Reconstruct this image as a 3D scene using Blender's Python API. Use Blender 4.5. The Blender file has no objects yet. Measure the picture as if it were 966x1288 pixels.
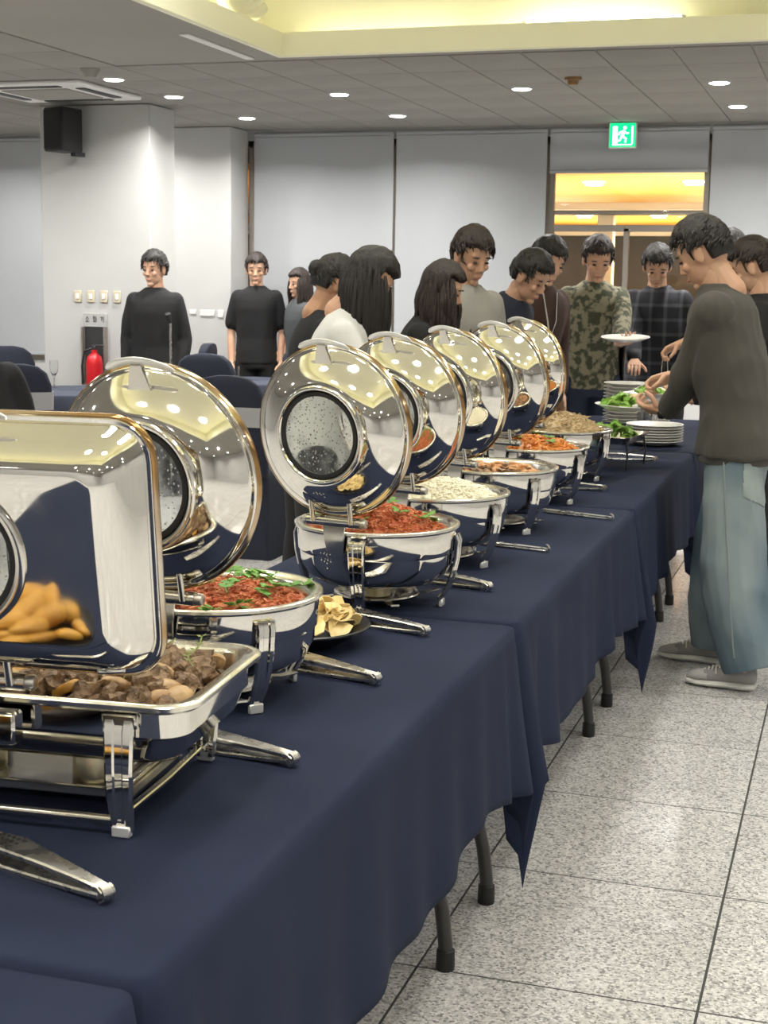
import bpy, bmesh, math, random
from mathutils import Vector, Matrix, noise
random.seed(7)
S = bpy.context.scene
C = S.collection
R = math.radians
PI = math.pi

# ------------------------------------------------------------------ camera
cam = bpy.data.cameras.new('camera')
cam.sensor_fit = 'VERTICAL'; cam.sensor_height = 36.0; cam.sensor_width = 27.0
cam.lens = 1849.4 / 1288 * 36.0
cam.clip_start = .02
co = bpy.data.objects.new('camera', cam); C.objects.link(co)
th, ph, ro = R(17.756), R(8.973), R(.8356)
fw = Vector((-math.sin(th)*math.cos(ph), math.cos(th)*math.cos(ph), -math.sin(ph)))
rt = Vector((math.cos(th), math.sin(th), 0)); up = rt.cross(fw)
r2 = rt*math.cos(ro) + up*math.sin(ro); u2 = up*math.cos(ro) - rt*math.sin(ro)
m = Matrix.Identity(4)
for i in range(3):
    m[i][0] = r2[i]; m[i][1] = u2[i]; m[i][2] = -fw[i]
m.translation = (0, 0, 1.5)
co.matrix_world = m
cam.dof.use_dof = True; cam.dof.focus_distance = 3.2; cam.dof.aperture_fstop = 20
S.camera = co

# ------------------------------------------------------------------ world, exposure
w = bpy.data.worlds.new('world'); S.world = w; w.use_nodes = True
w.node_tree.nodes['Background'].inputs[0].default_value = (.55, .6, .7, 1)
w.node_tree.nodes['Background'].inputs[1].default_value = .15
S.view_settings.view_transform = 'Standard'; S.view_settings.look = 'None'
S.view_settings.gamma = 1; S.view_settings.use_curve_mapping = False
S.view_settings.exposure = 0.35
DOWN_W = 18.0       # each ceiling downlight
COVE = 6.5         # emission of the cove tubes

# ------------------------------------------------------------------ materials
def newmat(name):
    mt = bpy.data.materials.new(name); mt.use_nodes = True
    return mt, mt.node_tree.nodes, mt.node_tree.links, mt.node_tree.nodes['Principled BSDF']
def c4(c): return (c[0], c[1], c[2], 1)
def mat(name, col, rough=.6, metal=0., col2=None, scale=8., bump=0., bscale=60., detail=3., lo=.35, hi=.65,
        sheen=0., rough2=None, coat=0., trans=0., spec=None, sub=0., coord='Object', stretch=None):
    mt, N, L, b = newmat(name)
    b.inputs['Base Color'].default_value = c4(col); b.inputs['Roughness'].default_value = rough
    b.inputs['Metallic'].default_value = metal
    if sheen: b.inputs['Sheen Weight'].default_value = sheen
    if coat: b.inputs['Coat Weight'].default_value = coat; b.inputs['Coat Roughness'].default_value = .1
    if trans: b.inputs['Transmission Weight'].default_value = trans
    if spec is not None: b.inputs['Specular IOR Level'].default_value = spec
    if sub: b.inputs['Subsurface Weight'].default_value = sub; b.inputs['Subsurface Scale'].default_value = .01
    tc = N.new('ShaderNodeTexCoord'); src = tc.outputs[coord]
    if stretch:
        mp = N.new('ShaderNodeMapping'); mp.inputs['Scale'].default_value = stretch
        L.new(src, mp.inputs[0]); src = mp.outputs[0]
    if col2 is not None or rough2 is not None:
        n = N.new('ShaderNodeTexNoise'); n.inputs['Scale'].default_value = scale; n.inputs['Detail'].default_value = detail
        L.new(src, n.inputs['Vector'])
        rp = N.new('ShaderNodeMapRange'); rp.inputs[1].default_value = lo; rp.inputs[2].default_value = hi
        L.new(n.outputs['Fac'], rp.inputs[0])
        if col2 is not None:
            mx = N.new('ShaderNodeMix'); mx.data_type = 'RGBA'
            mx.inputs[6].default_value = c4(col); mx.inputs[7].default_value = c4(col2)
            L.new(rp.outputs[0], mx.inputs[0]); L.new(mx.outputs[2], b.inputs['Base Color'])
        if rough2 is not None:
            m2 = N.new('ShaderNodeMapRange'); m2.inputs[3].default_value = rough; m2.inputs[4].default_value = rough2
            L.new(rp.outputs[0], m2.inputs[0]); L.new(m2.outputs[0], b.inputs['Roughness'])
    if bump:
        n = N.new('ShaderNodeTexNoise'); n.inputs['Scale'].default_value = bscale; n.inputs['Detail'].default_value = 3
        L.new(src, n.inputs['Vector'])
        bp = N.new('ShaderNodeBump'); bp.inputs['Strength'].default_value = bump; bp.inputs['Distance'].default_value = .01
        L.new(n.outputs['Fac'], bp.inputs['Height']); L.new(bp.outputs[0], b.inputs['Normal'])
    return mt
def emit(name, col, s):
    mt, N, L, b = newmat(name)
    b.inputs['Base Color'].default_value = c4(col); b.inputs['Emission Color'].default_value = c4(col)
    b.inputs['Emission Strength'].default_value = s
    return mt
def granite():
    mt, N, L, b = newmat('granite_tile')
    tc = N.new('ShaderNodeTexCoord')
    oi = N.new('ShaderNodeObjectInfo')
    ad = N.new('ShaderNodeVectorMath'); ad.operation = 'ADD'
    sc = N.new('ShaderNodeVectorMath'); sc.operation = 'SCALE'; sc.inputs[3].default_value = 40
    cb = N.new('ShaderNodeCombineXYZ'); L.new(oi.outputs['Random'], cb.inputs[0]); L.new(oi.outputs['Random'], cb.inputs[1])
    L.new(cb.outputs[0], sc.inputs[0]); L.new(tc.outputs['Object'], ad.inputs[0]); L.new(sc.outputs[0], ad.inputs[1])
    v = N.new('ShaderNodeTexVoronoi'); v.inputs['Scale'].default_value = 170
    L.new(ad.outputs[0], v.inputs['Vector'])
    r = N.new('ShaderNodeValToRGB'); e = r.color_ramp.elements
    e[0].position = .0; e[0].color = (.22, .215, .21, 1); e[1].position = 1; e[1].color = (.74, .725, .70, 1)
    for p_, c_ in ((.14, (.32, .315, .305, 1)), (.30, (.47, .46, .445, 1)), (.65, (.58, .57, .55, 1))):
        x = e.new(p_); x.color = c_
    sp = N.new('ShaderNodeSeparateColor'); L.new(v.outputs['Color'], sp.inputs[0])
    L.new(sp.outputs[0], r.inputs[0])
    n = N.new('ShaderNodeTexNoise'); n.inputs['Scale'].default_value = 3; L.new(ad.outputs[0], n.inputs['Vector'])
    mr = N.new('ShaderNodeMapRange'); mr.inputs[3].default_value = .85; mr.inputs[4].default_value = 1.12
    L.new(n.outputs['Fac'], mr.inputs[0])
    mx = N.new('ShaderNodeVectorMath'); mx.operation = 'SCALE'; L.new(r.outputs[0], mx.inputs[0]); L.new(mr.outputs[0], mx.inputs[3])
    L.new(mx.outputs[0], b.inputs['Base Color'])
    b.inputs['Roughness'].default_value = .21; b.inputs['Specular IOR Level'].default_value = .45
    return mt
def fabric(name, col, col2, weave=900., rough=.85, sheen=.0, bump=.15):
    mt = mat(name, col, rough, col2=col2, scale=3.5, sheen=sheen, bump=bump, bscale=weave, lo=.3, hi=.7)
    return mt
def plaid():
    mt, N, L, b = newmat('plaid_fabric')
    tc = N.new('ShaderNodeTexCoord'); sp = N.new('ShaderNodeSeparateXYZ'); L.new(tc.outputs['Object'], sp.inputs[0])
    outs = []
    for k, fr in ((0, 70), (2, 70)):
        mu = N.new('ShaderNodeMath'); mu.operation = 'MULTIPLY'; mu.inputs[1].default_value = fr; L.new(sp.outputs[k], mu.inputs[0])
        si = N.new('ShaderNodeMath'); si.operation = 'SINE'; L.new(mu.outputs[0], si.inputs[0])
        mr = N.new('ShaderNodeMapRange'); mr.inputs[1].default_value = .6; mr.inputs[2].default_value = .9; L.new(si.outputs[0], mr.inputs[0])
        outs.append(mr.outputs[0])
    a = N.new('ShaderNodeMath'); a.operation = 'ADD'; L.new(outs[0], a.inputs[0]); L.new(outs[1], a.inputs[1])
    h = N.new('ShaderNodeMath'); h.operation = 'MULTIPLY'; h.inputs[1].default_value = .5; L.new(a.outputs[0], h.inputs[0])
    mx = N.new('ShaderNodeMix'); mx.data_type = 'RGBA'
    mx.inputs[6].default_value = (.012, .013, .018, 1); mx.inputs[7].default_value = (.075, .075, .085, 1)
    L.new(h.outputs[0], mx.inputs[0]); L.new(mx.outputs[2], b.inputs['Base Color']); b.inputs['Roughness'].default_value = .9
    return mt
def window_glass(name, rough, tint, drops=False):
    mt, N, L, b = newmat(name)
    b.inputs['Base Color'].default_value = c4(tint); b.inputs['Transmission Weight'].default_value = 1
    b.inputs['Roughness'].default_value = rough; b.inputs['IOR'].default_value = 1.45
    if drops:
        tc = N.new('ShaderNodeTexCoord')
        v = N.new('ShaderNodeTexVoronoi'); v.inputs['Scale'].default_value = 110; v.inputs['Randomness'].default_value = 1
        L.new(tc.outputs['Object'], v.inputs['Vector'])
        n = N.new('ShaderNodeTexNoise'); n.inputs['Scale'].default_value = 22; n.inputs['Detail'].default_value = 4
        L.new(tc.outputs['Object'], n.inputs['Vector'])
        th_ = N.new('ShaderNodeMath'); th_.operation = 'MULTIPLY'; th_.inputs[1].default_value = .55; L.new(n.outputs['Fac'], th_.inputs[0])
        lt = N.new('ShaderNodeMapRange'); lt.inputs[1].default_value = 0.0; lt.inputs[2].default_value = .22
        lt.inputs[3].default_value = 1; lt.inputs[4].default_value = 0
        L.new(v.outputs['Distance'], lt.inputs[0])
        bp = N.new('ShaderNodeBump'); bp.inputs['Strength'].default_value = .6; bp.inputs['Distance'].default_value = .002
        L.new(lt.outputs[0], bp.inputs['Height']); L.new(bp.outputs[0], b.inputs['Normal'])
        mr = N.new('ShaderNodeMapRange'); mr.inputs[1].default_value = .35; mr.inputs[2].default_value = .65
        mr.inputs[3].default_value = .02; mr.inputs[4].default_value = rough
        L.new(n.outputs['Fac'], mr.inputs[0]); L.new(mr.outputs[0], b.inputs['Roughness'])
    return mt

M = {}
M['wall'] = mat('white_wall_paint', (.52, .52, .51), .75, col2=(.49, .49, .48), scale=1.5)
M['ceil'] = mat('ceiling_panel_paint', (.30, .29, .265), .9, bump=.2, bscale=300, col2=(.27, .26, .24), scale=2)
M['gyp'] = mat('gypsum_paint', (.31, .30, .275), .85, col2=(.29, .28, .255), scale=1)
M['cream'] = mat('cream_paint', (.91, .89, .69), .7, col2=(.89, .87, .66), scale=1.2)
M['blind'] = mat('roller_blind_fabric', (.43, .445, .465), .85, bump=.1, bscale=700, col2=(.41, .425, .445), scale=1.5)
M['granite'] = granite()
M['grout'] = mat('dark_grout', (.05, .05, .048), .9)
M['cloth'] = fabric('navy_tablecloth', (.0175, .023, .048), (.0215, .028, .056), 1400, .8, .0, .1); M['cloth'].node_tree.nodes['Principled BSDF'].inputs['Specular IOR Level'].default_value = .12
M['cloth_r'] = fabric('navy_round_cloth', (.03, .036, .06), (.034, .041, .066))
M['cover'] = fabric('navy_chair_cover', (.008, .011, .024), (.012, .016, .032))
M['band'] = fabric('silver_band', (.30, .30, .31), (.36, .36, .37), rough=.5)
M['chrome'] = mat('polished_steel', (.80, .775, .72), .025, 1., rough2=.085, scale=14, detail=6)
M['chrome_w'] = mat('worn_steel', (.70, .675, .62), .10, 1., rough2=.2, scale=18, col2=(.60, .57, .51))
M['pan'] = mat('pan_steel', (.80, .77, .69), .17, 1., rough2=.26, scale=25)
M['rimbrown'] = mat('heat_stained_steel', (.42, .25, .10), .16, 1., col2=(.66, .60, .50), scale=6, lo=.48, hi=.68)
M['brush'] = mat('brushed_steel', (.62, .60, .56), .24, 1., rough2=.34, scale=40)
M['foot'] = mat('leg_tip_steel', (.86, .86, .84), .3, .6)
M['black'] = mat('black_plastic', (.012, .012, .013), .45)
M['gasket'] = mat('black_rubber', (.008, .008, .008), .55)
M['lidglass'] = window_glass('steamed_lid_glass', .16, (.80, .82, .78), True)
M['glass'] = window_glass('clear_glass', .0, (.97, .98, .98))
M['leg'] = mat('dark_grey_tube', (.045, .042, .04), .4, .3)
M['tabletop'] = mat('table_laminate', (.3, .27, .22), .6)
M['fuel'] = mat('fuel_can_gold', (.62, .56, .40), .3, 1.)
M['alu'] = mat('window_aluminium', (.30, .27, .24), .45, .5)
M['lobbygrey'] = mat('lobby_grey_wall', (.16, .15, .14), .7)
M['dark'] = mat('dark_steel', (.03, .03, .032), .5)
M['white_plate'] = mat('white_ceramic', (.78, .77, .72), .25, coat=.3)
M['blackplate'] = mat('black_melamine', (.010, .010, .011), .35)
M['red'] = mat('red_enamel', (.55, .012, .02), .3)
M['beige_sw'] = mat('beige_plastic', (.62, .55, .40), .5)
M['white_pl'] = mat('white_plastic', (.75, .75, .73), .5)
M['grey_pl'] = mat('grey_card', (.42, .42, .41), .6)
M['skin'] = mat('skin', (.60, .36, .24), .5, col2=(.55, .31, .20), scale=9, sub=.08)
M['skin2'] = mat('tan_skin', (.52, .29, .17), .5, col2=(.47, .25, .145), scale=9, sub=.08)
M['hair'] = mat('black_hair', (.010, .008, .007), .55, bump=.5, bscale=160, stretch=(1, 1, .15))
M['hairb'] = mat('dark_brown_hair', (.020, .011, .008), .55, bump=.5, bscale=160, stretch=(1, 1, .15))
M['eye'] = mat('dark_eye', (.03, .02, .016), .15)
M['lip'] = mat('lip_skin', (.45, .17, .14), .45)
M['beef'] = mat('braised_beef', (.105, .055, .024), .42, col2=(.27, .165, .085), scale=45, bump=.8, bscale=130, detail=5)
M['beef2'] = mat('braised_beef_pale', (.17, .098, .048), .42, col2=(.34, .225, .13), scale=40, bump=.8, bscale=130, detail=5)
M['mush'] = mat('mushroom_flesh', (.56, .38, .19), .4, col2=(.38, .22, .10), scale=35, bump=.2, bscale=60)
M['carrot'] = mat('golden_vegetable', (.55, .30, .06), .35, col2=(.42, .2, .03), scale=30)
M['gravy'] = mat('brown_gravy', (.07, .03, .012), .2)
M['shred'] = mat('red_shredded_meat', (.52, .10, .035), .38, col2=(.72, .27, .11), scale=55, bump=.9, bscale=150, detail=6)
M['herb'] = mat('green_herb', (.07, .21, .025), .5, col2=(.17, .36, .06), scale=30)
M['thyme'] = mat('pale_green_stem', (.22, .27, .08), .5)
M['rice'] = mat('cream_grain', (.82, .77, .58), .5, col2=(.88, .84, .68), scale=70)
M['stir'] = mat('orange_stir_fry', (.50, .17, .045), .35, col2=(.62, .36, .16), scale=60)
M['stirb'] = mat('brown_mushroom_bits', (.13, .065, .03), .4, col2=(.3, .18, .09), scale=60)
M['penne'] = mat('red_sauced_pasta', (.58, .17, .02), .3, col2=(.68, .28, .05), scale=50)
M['noodle'] = mat('fried_noodle', (.66, .52, .31), .5, col2=(.54, .39, .20), scale=60)
M['chip'] = mat('tortilla_chip', (.84, .62, .25), .55, col2=(.88, .72, .38), scale=40, bump=.2, bscale=90)
M['roll'] = mat('golden_roll', (.62, .33, .05), .4, col2=(.34, .13, .02), scale=14, lo=.4, hi=.7)
M['lettuce'] = mat('lettuce_leaf', (.13, .33, .03), .4, col2=(.33, .5, .1), scale=30)
M['gsweat'] = fabric('charcoal_sweatshirt', (.060, .056, .048), (.072, .067, .057), 700, .95, .05, .3)
M['jeans'] = mat('washed_denim', (.095, .145, .185), .85, col2=(.23, .28, .295), scale=3.0, detail=2, bump=.3, bscale=900, lo=.38, hi=.62)
M['jeans_f'] = mat('faded_denim', (.28, .33, .32), .85, col2=(.22, .27, .27), scale=6, bump=.3, bscale=900)
M['stitch'] = mat('denim_seam', (.22, .26, .26), .9)
M['blackknit'] = fabric('black_knit', (.007, .007, .008), (.011, .011, .012), rough=.9)
M['whitecloth'] = fabric('white_cotton', (.62, .62, .6), (.7, .7, .68))
M['greytee'] = fabric('grey_cotton', (.30, .29, .26), (.36, .35, .32))
M['navy'] = fabric('navy_cotton', (.010, .014, .03), (.014, .018, .036))
M['olive'] = mat('olive_camouflage', (.06, .065, .04), .9, col2=(.24, .22, .15), scale=26, lo=.45, hi=.55)
M['greyjacket'] = fabric('slate_jacket', (.05, .055, .06), (.065, .07, .075))
M['brownknit'] = fabric('brown_knit', (.045, .022, .016), (.06, .03, .02))
M['plaid'] = plaid()
M['denimdark'] = fabric('dark_denim', (.012, .02, .045), (.02, .03, .06))
M['blacktrouser'] = fabric('black_trousers', (.008, .008, .009), (.012, .012, .013))
M['shoe_grey'] = fabric('grey_suede', (.27, .26, .25), (.33, .32, .31))
M['shoe_mesh'] = fabric('light_grey_mesh', (.44, .43, .41), (.5, .49, .47), bump=.4)
M['shoe_sole'] = mat('white_foam', (.72, .71, .66), .6)
M['shoe_black'] = mat('black_leather', (.012, .012, .012), .4)
M['shoe_tan'] = mat('tan_leather', (.26, .14, .05), .5)
M['watch'] = mat('watch_glass', (.006, .006, .008), .08)
M['downlight'] = emit('downlight_glow', (1, .985, .95), 22)
M['tube'] = emit('cove_tube_glow', (1, .96, .80), COVE)
M['exit'] = emit('exit_green', (.0, .58, .19), 1.3)
M['exitw'] = emit('exit_white', (.75, 1, .85), 1.6)
M['orange'] = mat('orange_soffit', (.85, .40, .07), .6, col2=(.9, .47, .1), scale=1)
M['lobbywhite'] = mat('lobby_beam_paint', (.75, .70, .62), .7)
M['lobbylight'] = emit('lobby_lamp_glow', (1, .93, .75), 9)

# ------------------------------------------------------------------ mesh helpers
class MB:
    def __init__(s): s.v = []; s.f = []
    def add(s, vs, fs, mtx=None):
        o = len(s.v)
        for p in vs:
            p = Vector(p)
            s.v.append(mtx @ p if mtx else p)
        for f in fs: s.f.append(tuple(i+o for i in f))
        return s
    def box(s, c, d, mtx=None, bev=0, seg=1):
        bm = bmesh.new(); bmesh.ops.create_cube(bm, size=1)
        for v in bm.verts: v.co = Vector((v.co.x*d[0], v.co.y*d[1], v.co.z*d[2]))
        if bev: bmesh.ops.bevel(bm, geom=bm.edges[:], offset=bev, segments=seg, affect='EDGES', profile=.5)
        for v in bm.verts: v.co += Vector(c)
        s.bm(bm, mtx); return s
    def bm(s, bm, mtx=None):
        bm.verts.index_update()
        s.add([v.co for v in bm.verts], [[v.index for v in f.verts] for f in bm.faces], mtx); bm.free()
    def lathe(s, prof, seg=48, mtx=None, a0=0, a1=2*PI, sx=1, sy=1):
        vs = []; fs = []; full = abs(a1-a0-2*PI) < 1e-6
        n = seg if full else seg+1
        for r, z in prof:
            for k in range(n):
                a = a0 + (a1-a0)*k/seg
                vs.append((r*math.cos(a)*sx, r*math.sin(a)*sy, z))
        for j in range(len(prof)-1):
            for k in range(seg):
                k2 = (k+1) % n if full else k+1
                fs.append((j*n+k, j*n+k2, (j+1)*n+k2, (j+1)*n+k))
        s.add(vs, fs, mtx); return s
    def loft(s, rings, cap=True, mtx=None, closed=True):
        n = len(rings[0]); vs = [p for r in rings for p in r]; fs = []
        for j in range(len(rings)-1):
            for k in range(n if closed else n-1):
                k2 = (k+1) % n
                fs.append((j*n+k, j*n+k2, (j+1)*n+k2, (j+1)*n+k))
        if cap and closed:
            fs.append(tuple(reversed(range(n)))); b = (len(rings)-1)*n
            fs.append(tuple(b+k for k in range(n)))
        s.add(vs, fs, mtx); return s
    def tube(s, path, r, seg=10, mtx=None, sq=1.0):
        path = [Vector(p) for p in path]; n = len(path)
        rs = r if isinstance(r, (list, tuple)) else [r]*n
        rings = []; t0 = (path[1]-path[0]).normalized()
        u = t0.orthogonal().normalized()
        for i, p in enumerate(path):
            t = ((path[min(i+1, n-1)]-path[max(i-1, 0)])).normalized()
            u = (u - t*u.dot(t)).normalized(); v = t.cross(u)
            rings.append([p + (u*math.cos(2*PI*k/seg) + v*sq*math.sin(2*PI*k/seg))*rs[i] for k in range(seg)])
        return s.loft(rings, True, mtx)
    def bar(s, path, side, wd, th_, mtx=None):
        # flat strap swept along path; side = width direction, widths may vary
        path = [Vector(p) for p in path]; n = len(path); side = Vector(side).normalized()
        ws = wd if isinstance(wd, (list, tuple)) else [wd]*n
        rings = []
        for i, p in enumerate(path):
            t = (path[min(i+1, n-1)]-path[max(i-1, 0)]).normalized(); nn = t.cross(side).normalized()
            a = ws[i]/2; b = th_/2; e = min(a, b)*.5
            prof = [(-a, -b+e), (-a+e, -b), (a-e, -b), (a, -b+e), (a, b-e), (a-e, b), (-a+e, b), (-a, b-e)]
            rings.append([p + side*x + nn*y for x, y in prof])
        return s.loft(rings, True, mtx)
    def ell(s, c, rad, mtx=None, u=20, v=14, fn=None):
        vs = []; fs = []
        for j in range(v+1):
            t = PI*j/v
            for k in range(u):
                a = 2*PI*k/u; d = Vector((math.sin(t)*math.cos(a), math.sin(t)*math.sin(a), math.cos(t)))
                q = fn(d) if fn else 1
                vs.append((c[0]+d.x*rad[0]*q, c[1]+d.y*rad[1]*q, c[2]+d.z*rad[2]*q))
        for j in range(v):
            for k in range(u):
                k2 = (k+1) % u; fs.append((j*u+k, (j+1)*u+k, (j+1)*u+k2, j*u+k2))
        s.add(vs, fs, mtx); return s
    def mesh(s, name, m_, ang=40, merge=True):
        me = bpy.data.meshes.new(name); me.from_pydata(s.v, [], s.f)
        bm = bmesh.new(); bm.from_mesh(me)
        if merge: bmesh.ops.remove_doubles(bm, verts=bm.verts, dist=1e-5)
        bmesh.ops.recalc_face_normals(bm, faces=bm.faces)
        bm.to_mesh(me); bm.free()
        me.polygons.foreach_set('use_smooth', [True]*len(me.polygons))
        if ang: me.set_sharp_from_angle(angle=R(ang))
        if m_: me.materials.append(M[m_] if isinstance(m_, str) else m_)
        me.update(); return me
    def build(s, name, m_, parent=None, ang=40, merge=True):
        return ob(name, s.mesh(name, m_, ang, merge), parent)
def ob(name, me, parent=None, mtx=None):
    o = bpy.data.objects.new(name, me); C.objects.link(o)
    if parent: o.parent = parent
    if mtx is not None: o.matrix_local = mtx if parent else mtx; 
    if mtx is not None and not parent: o.matrix_world = mtx
    return o
def tag(o, label, cat, group=None, kind=None):
    if label: o['label'] = label
    if cat: o['category'] = cat
    if group: o['group'] = group
    if kind: o['kind'] = kind
    return o
def thing(name, label, cat, loc=(0, 0, 0), rz=0, group=None):
    o = bpy.data.objects.new(name, None); C.objects.link(o)
    o.location = loc; o.rotation_euler = (0, 0, rz); o.empty_display_size = .1
    return tag(o, label, cat, group)
def struct(o, label=None):
    o['kind'] = 'structure'
    if label: o['label'] = label
    return o
def vox(mb, size, sm=4, fac=.5, name='tmp'):
    me = mb.mesh(name, None, None, merge=True)
    o = bpy.data.objects.new('tmp', me); C.objects.link(o)
    a = o.modifiers.new('r', 'REMESH'); a.mode = 'VOXEL'; a.voxel_size = size
    if sm:
        b = o.modifiers.new('s', 'SMOOTH'); b.iterations = sm; b.factor = fac
    dg = bpy.context.evaluated_depsgraph_get(); dg.update()
    e = o.evaluated_get(dg); out = bpy.data.meshes.new_from_object(e)
    bpy.data.objects.remove(o); bpy.data.meshes.remove(me)
    out.polygons.foreach_set('use_smooth', [True]*len(out.polygons))
    return out
def fin(me, name, m_):
    me.name = name; me.materials.clear(); me.materials.append(M[m_] if isinstance(m_, str) else m_); return me
def T(x, y, z): return Matrix.Translation((x, y, z))
def RX(a): return Matrix.Rotation(a, 4, 'X')
def RY(a): return Matrix.Rotation(a, 4, 'Y')
def RZ(a): return Matrix.Rotation(a, 4, 'Z')
def rrect(hx, hy, r, n=6):
    pts = []
    for cx, cy, a0 in ((hx-r, hy-r, 0), (-hx+r, hy-r, PI/2), (-hx+r, -hy+r, PI), (hx-r, -hy+r, 1.5*PI)):
        for k in range(n+1):
            a = a0 + PI/2*k/n; pts.append((cx + r*math.cos(a), cy + r*math.sin(a)))
    return pts

# ------------------------------------------------------------------ room shell
X0, X1, Y0, Y1, HC = -9.0, 4.6, -5.0, 11.55, 2.7
fl = MB().box(((X0+X1)/2, (Y0+Y1)/2, -.0508), (X1-X0+.4, Y1-Y0+.4, .1)).build('floor', 'grout'); struct(fl, 'speckled grey granite tile floor')
TS = .611; G = .006
tile = MB().box((0, 0, -.008), (TS-G, TS-G, .016), bev=.0004).mesh('floor_tile', 'granite')
cells = []
for i in range(-14, 10):
    for j in range(-13, 15):
        x = -.849 + TS*(i+.5); y = 2.940 + TS*(j+.5)
        if X0-.2 < x < X1+.2 and Y0-.2 < y < Y1-.1: cells.append((x, y))
def vis_key(c):
    x, y = c
    if y < 2.0: return 99
    yaw = math.degrees(math.atan2(-x, y))
    return (y*.3 if 2 < yaw < 34 else 50 + abs(yaw-17))
cells.sort(key=vis_key)
for x, y in cells[:270]:
    ob('floor_tile', tile, fl, T(x, y, 0))
mb = MB()
for x, y in cells[270:]: mb.box((x, y, -.008), (TS-G, TS-G, .016))
o = mb.build('floor_tiles', 'granite', fl); o['kind'] = 'stuff'

# coffer opening in the ceiling
CX0, CX1, CY0, CY1 = -3.11, .9, -.6, 7.74
mb = MB()
for a, b, c, d in ((X0, CX0, Y0, Y1), (CX1, X1, Y0, Y1), (CX0, CX1, Y0, CY0), (CX0, CX1, CY1, Y1)):
    mb.box(((a+b)/2, (c+d)/2, HC+.029), (b-a, d-c, .038))
ce = mb.build('ceiling', 'gyp'); struct(ce, 'grey ceiling with square panels around a raised cream coffer')
# cream lip, set back cove walls and raised ceiling
mb = MB()
for a, b, c, d in ((CX0-.02, CX0+.02, CY0, CY1), (CX1-.02, CX1+.02, CY0, CY1), (CX0, CX1, CY0-.02, CY0+.02), (CX0-.02, CX1+.02, CY1-.02, CY1+.02)):
    mb.box(((a+b)/2, (c+d)/2, HC+.056), (b-a, d-c, .128), bev=.004)
o = mb.build('trim_1', 'cream'); struct(o, 'cream lip around the ceiling coffer')
mb = MB(); B = .17; HT = 3.35
for a, b, c, d in ((CX0-B-.05, CX0-B, CY0-B, CY1+B), (CX1+B, CX1+B+.05, CY0-B, CY1+B), (CX0-B, CX1+B, CY0-B-.05, CY0-B), (CX0-B, CX1+B, CY1+B, CY1+B+.05)):
    mb.box(((a+b)/2, (c+d)/2, (HC+HT)/2+.05), (b-a, d-c, HT-HC))
mb.box(((CX0+CX1)/2, (CY0+CY1)/2, HT+.06), (CX1-CX0+.5, CY1-CY0+.5, .08))
o = mb.build('wall_coffer', 'cream'); struct(o, 'cream painted walls and top of the raised ceiling coffer')
mb = MB()
for a, b, c, d in ((CX0-B, CX0, CY0-B, CY1+B), (CX1, CX1+B, CY0-B, CY1+B), (CX0, CX1, CY0-B, CY0), (CX0, CX1, CY1, CY1+B)):
    mb.box(((a+b)/2, (c+d)/2, HC+.050), (b-a, d-c, .008))
o = mb.build('trim_2', 'cream'); struct(o, 'ledge of the ceiling cove')
# ceiling panels
px_, py_ = .40, .60
pan = MB().box((0, 0, -.003), (px_-.007, py_-.007, .014), bev=.003).mesh('ceiling_panel', 'ceil')
k = 0
for i in range(0, 14):
    for j in range(0, 9):
        x = -4.22 - px_*(i+.5) if i < 9 else None
        if x is None: continue
        y = 6.15 + py_*(j+.5)
        if y > Y1-.2: continue
        ob('ceiling_panel', pan, ce, T(x, y, HC+.013)); k += 1
for i in range(0, 13):
    for j in range(0, 6):
        x = -4.22 + px_*(i+.5); y = 8.13 + py_*(j+.5) - .18
        if y > Y1-.2: continue
        ob('ceiling_panel', pan, ce, T(x, y, HC+.013)); k += 1
# slot diffuser strips set in the border
for x0, y0, x1, y1 in ((-3.36, 7.0, -3.31, 7.85), (-3.36, 4.6, -3.31, 5.6)):
    o = MB().box(((x0+x1)/2, (y0+y1)/2, HC+.006), (.055, y1-y0, .008), bev=.002).build('air_slot', 'white_pl')
    tag(o, 'long white linear air slot in ceiling beside the cream coffer' if y0 > 6 else 'white linear air slot further along the coffer border', 'air vent')
# walls
def wall(name, a, b, c, d, z0=0, z1=HC, m_='wall'):
    o = MB().box(((a+b)/2, (c+d)/2, (z0+z1)/2), (b-a, d-c, z1-z0)).build(name, m_); return struct(o)
wall('wall_left', X0-.2, X0, Y0, Y1); wall('wall_right', X1, X1+.2, Y0, Y1); wall('wall_front', X0, X1, Y0-.2, Y0)
gaps = [-7.40, -6.15, -4.89, -3.64, -2.39, -1.16, .09, 1.34, 2.6, 3.9]
WB0, WB1 = .75, 2.62
mb = MB()
mb.box(((X0+X1)/2, Y1+.1, WB0/2), (X1-X0, .2, WB0)); mb.box(((X0+X1)/2, Y1+.1, (WB1+HC+.1)/2), (X1-X0, .2, HC+.1-WB1))
mb.box((X0+.8, Y1+.1, 1.7), (1.6, .2, 1.95)); mb.box((X1-.35, Y1+.1, 1.7), (.7, .2, 1.95))
o = mb.build('wall_back', 'wall'); struct(o, 'back wall behind the roller blinds')
# pilaster left of the blinds, and baseboard
o = MB().box((-5.45, 11.38, HC/2), (1.04, .36, HC), bev=.004).build('wall_pilaster', 'wall'); struct(o, 'white wall pier beside the blinds')
o = MB().box((0-2.2, Y1-.006, .05), (13.6, .012, .1), bev=.003).build('baseboard_back', 'dark'); struct(o)
# column
col_ = MB().box(((-5.74-4.86)/2, 9.83, HC/2), (.88, .40, HC), bev=.006).build('wall_column', 'wall'); struct(col_, 'white square column with loudspeaker')
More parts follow.
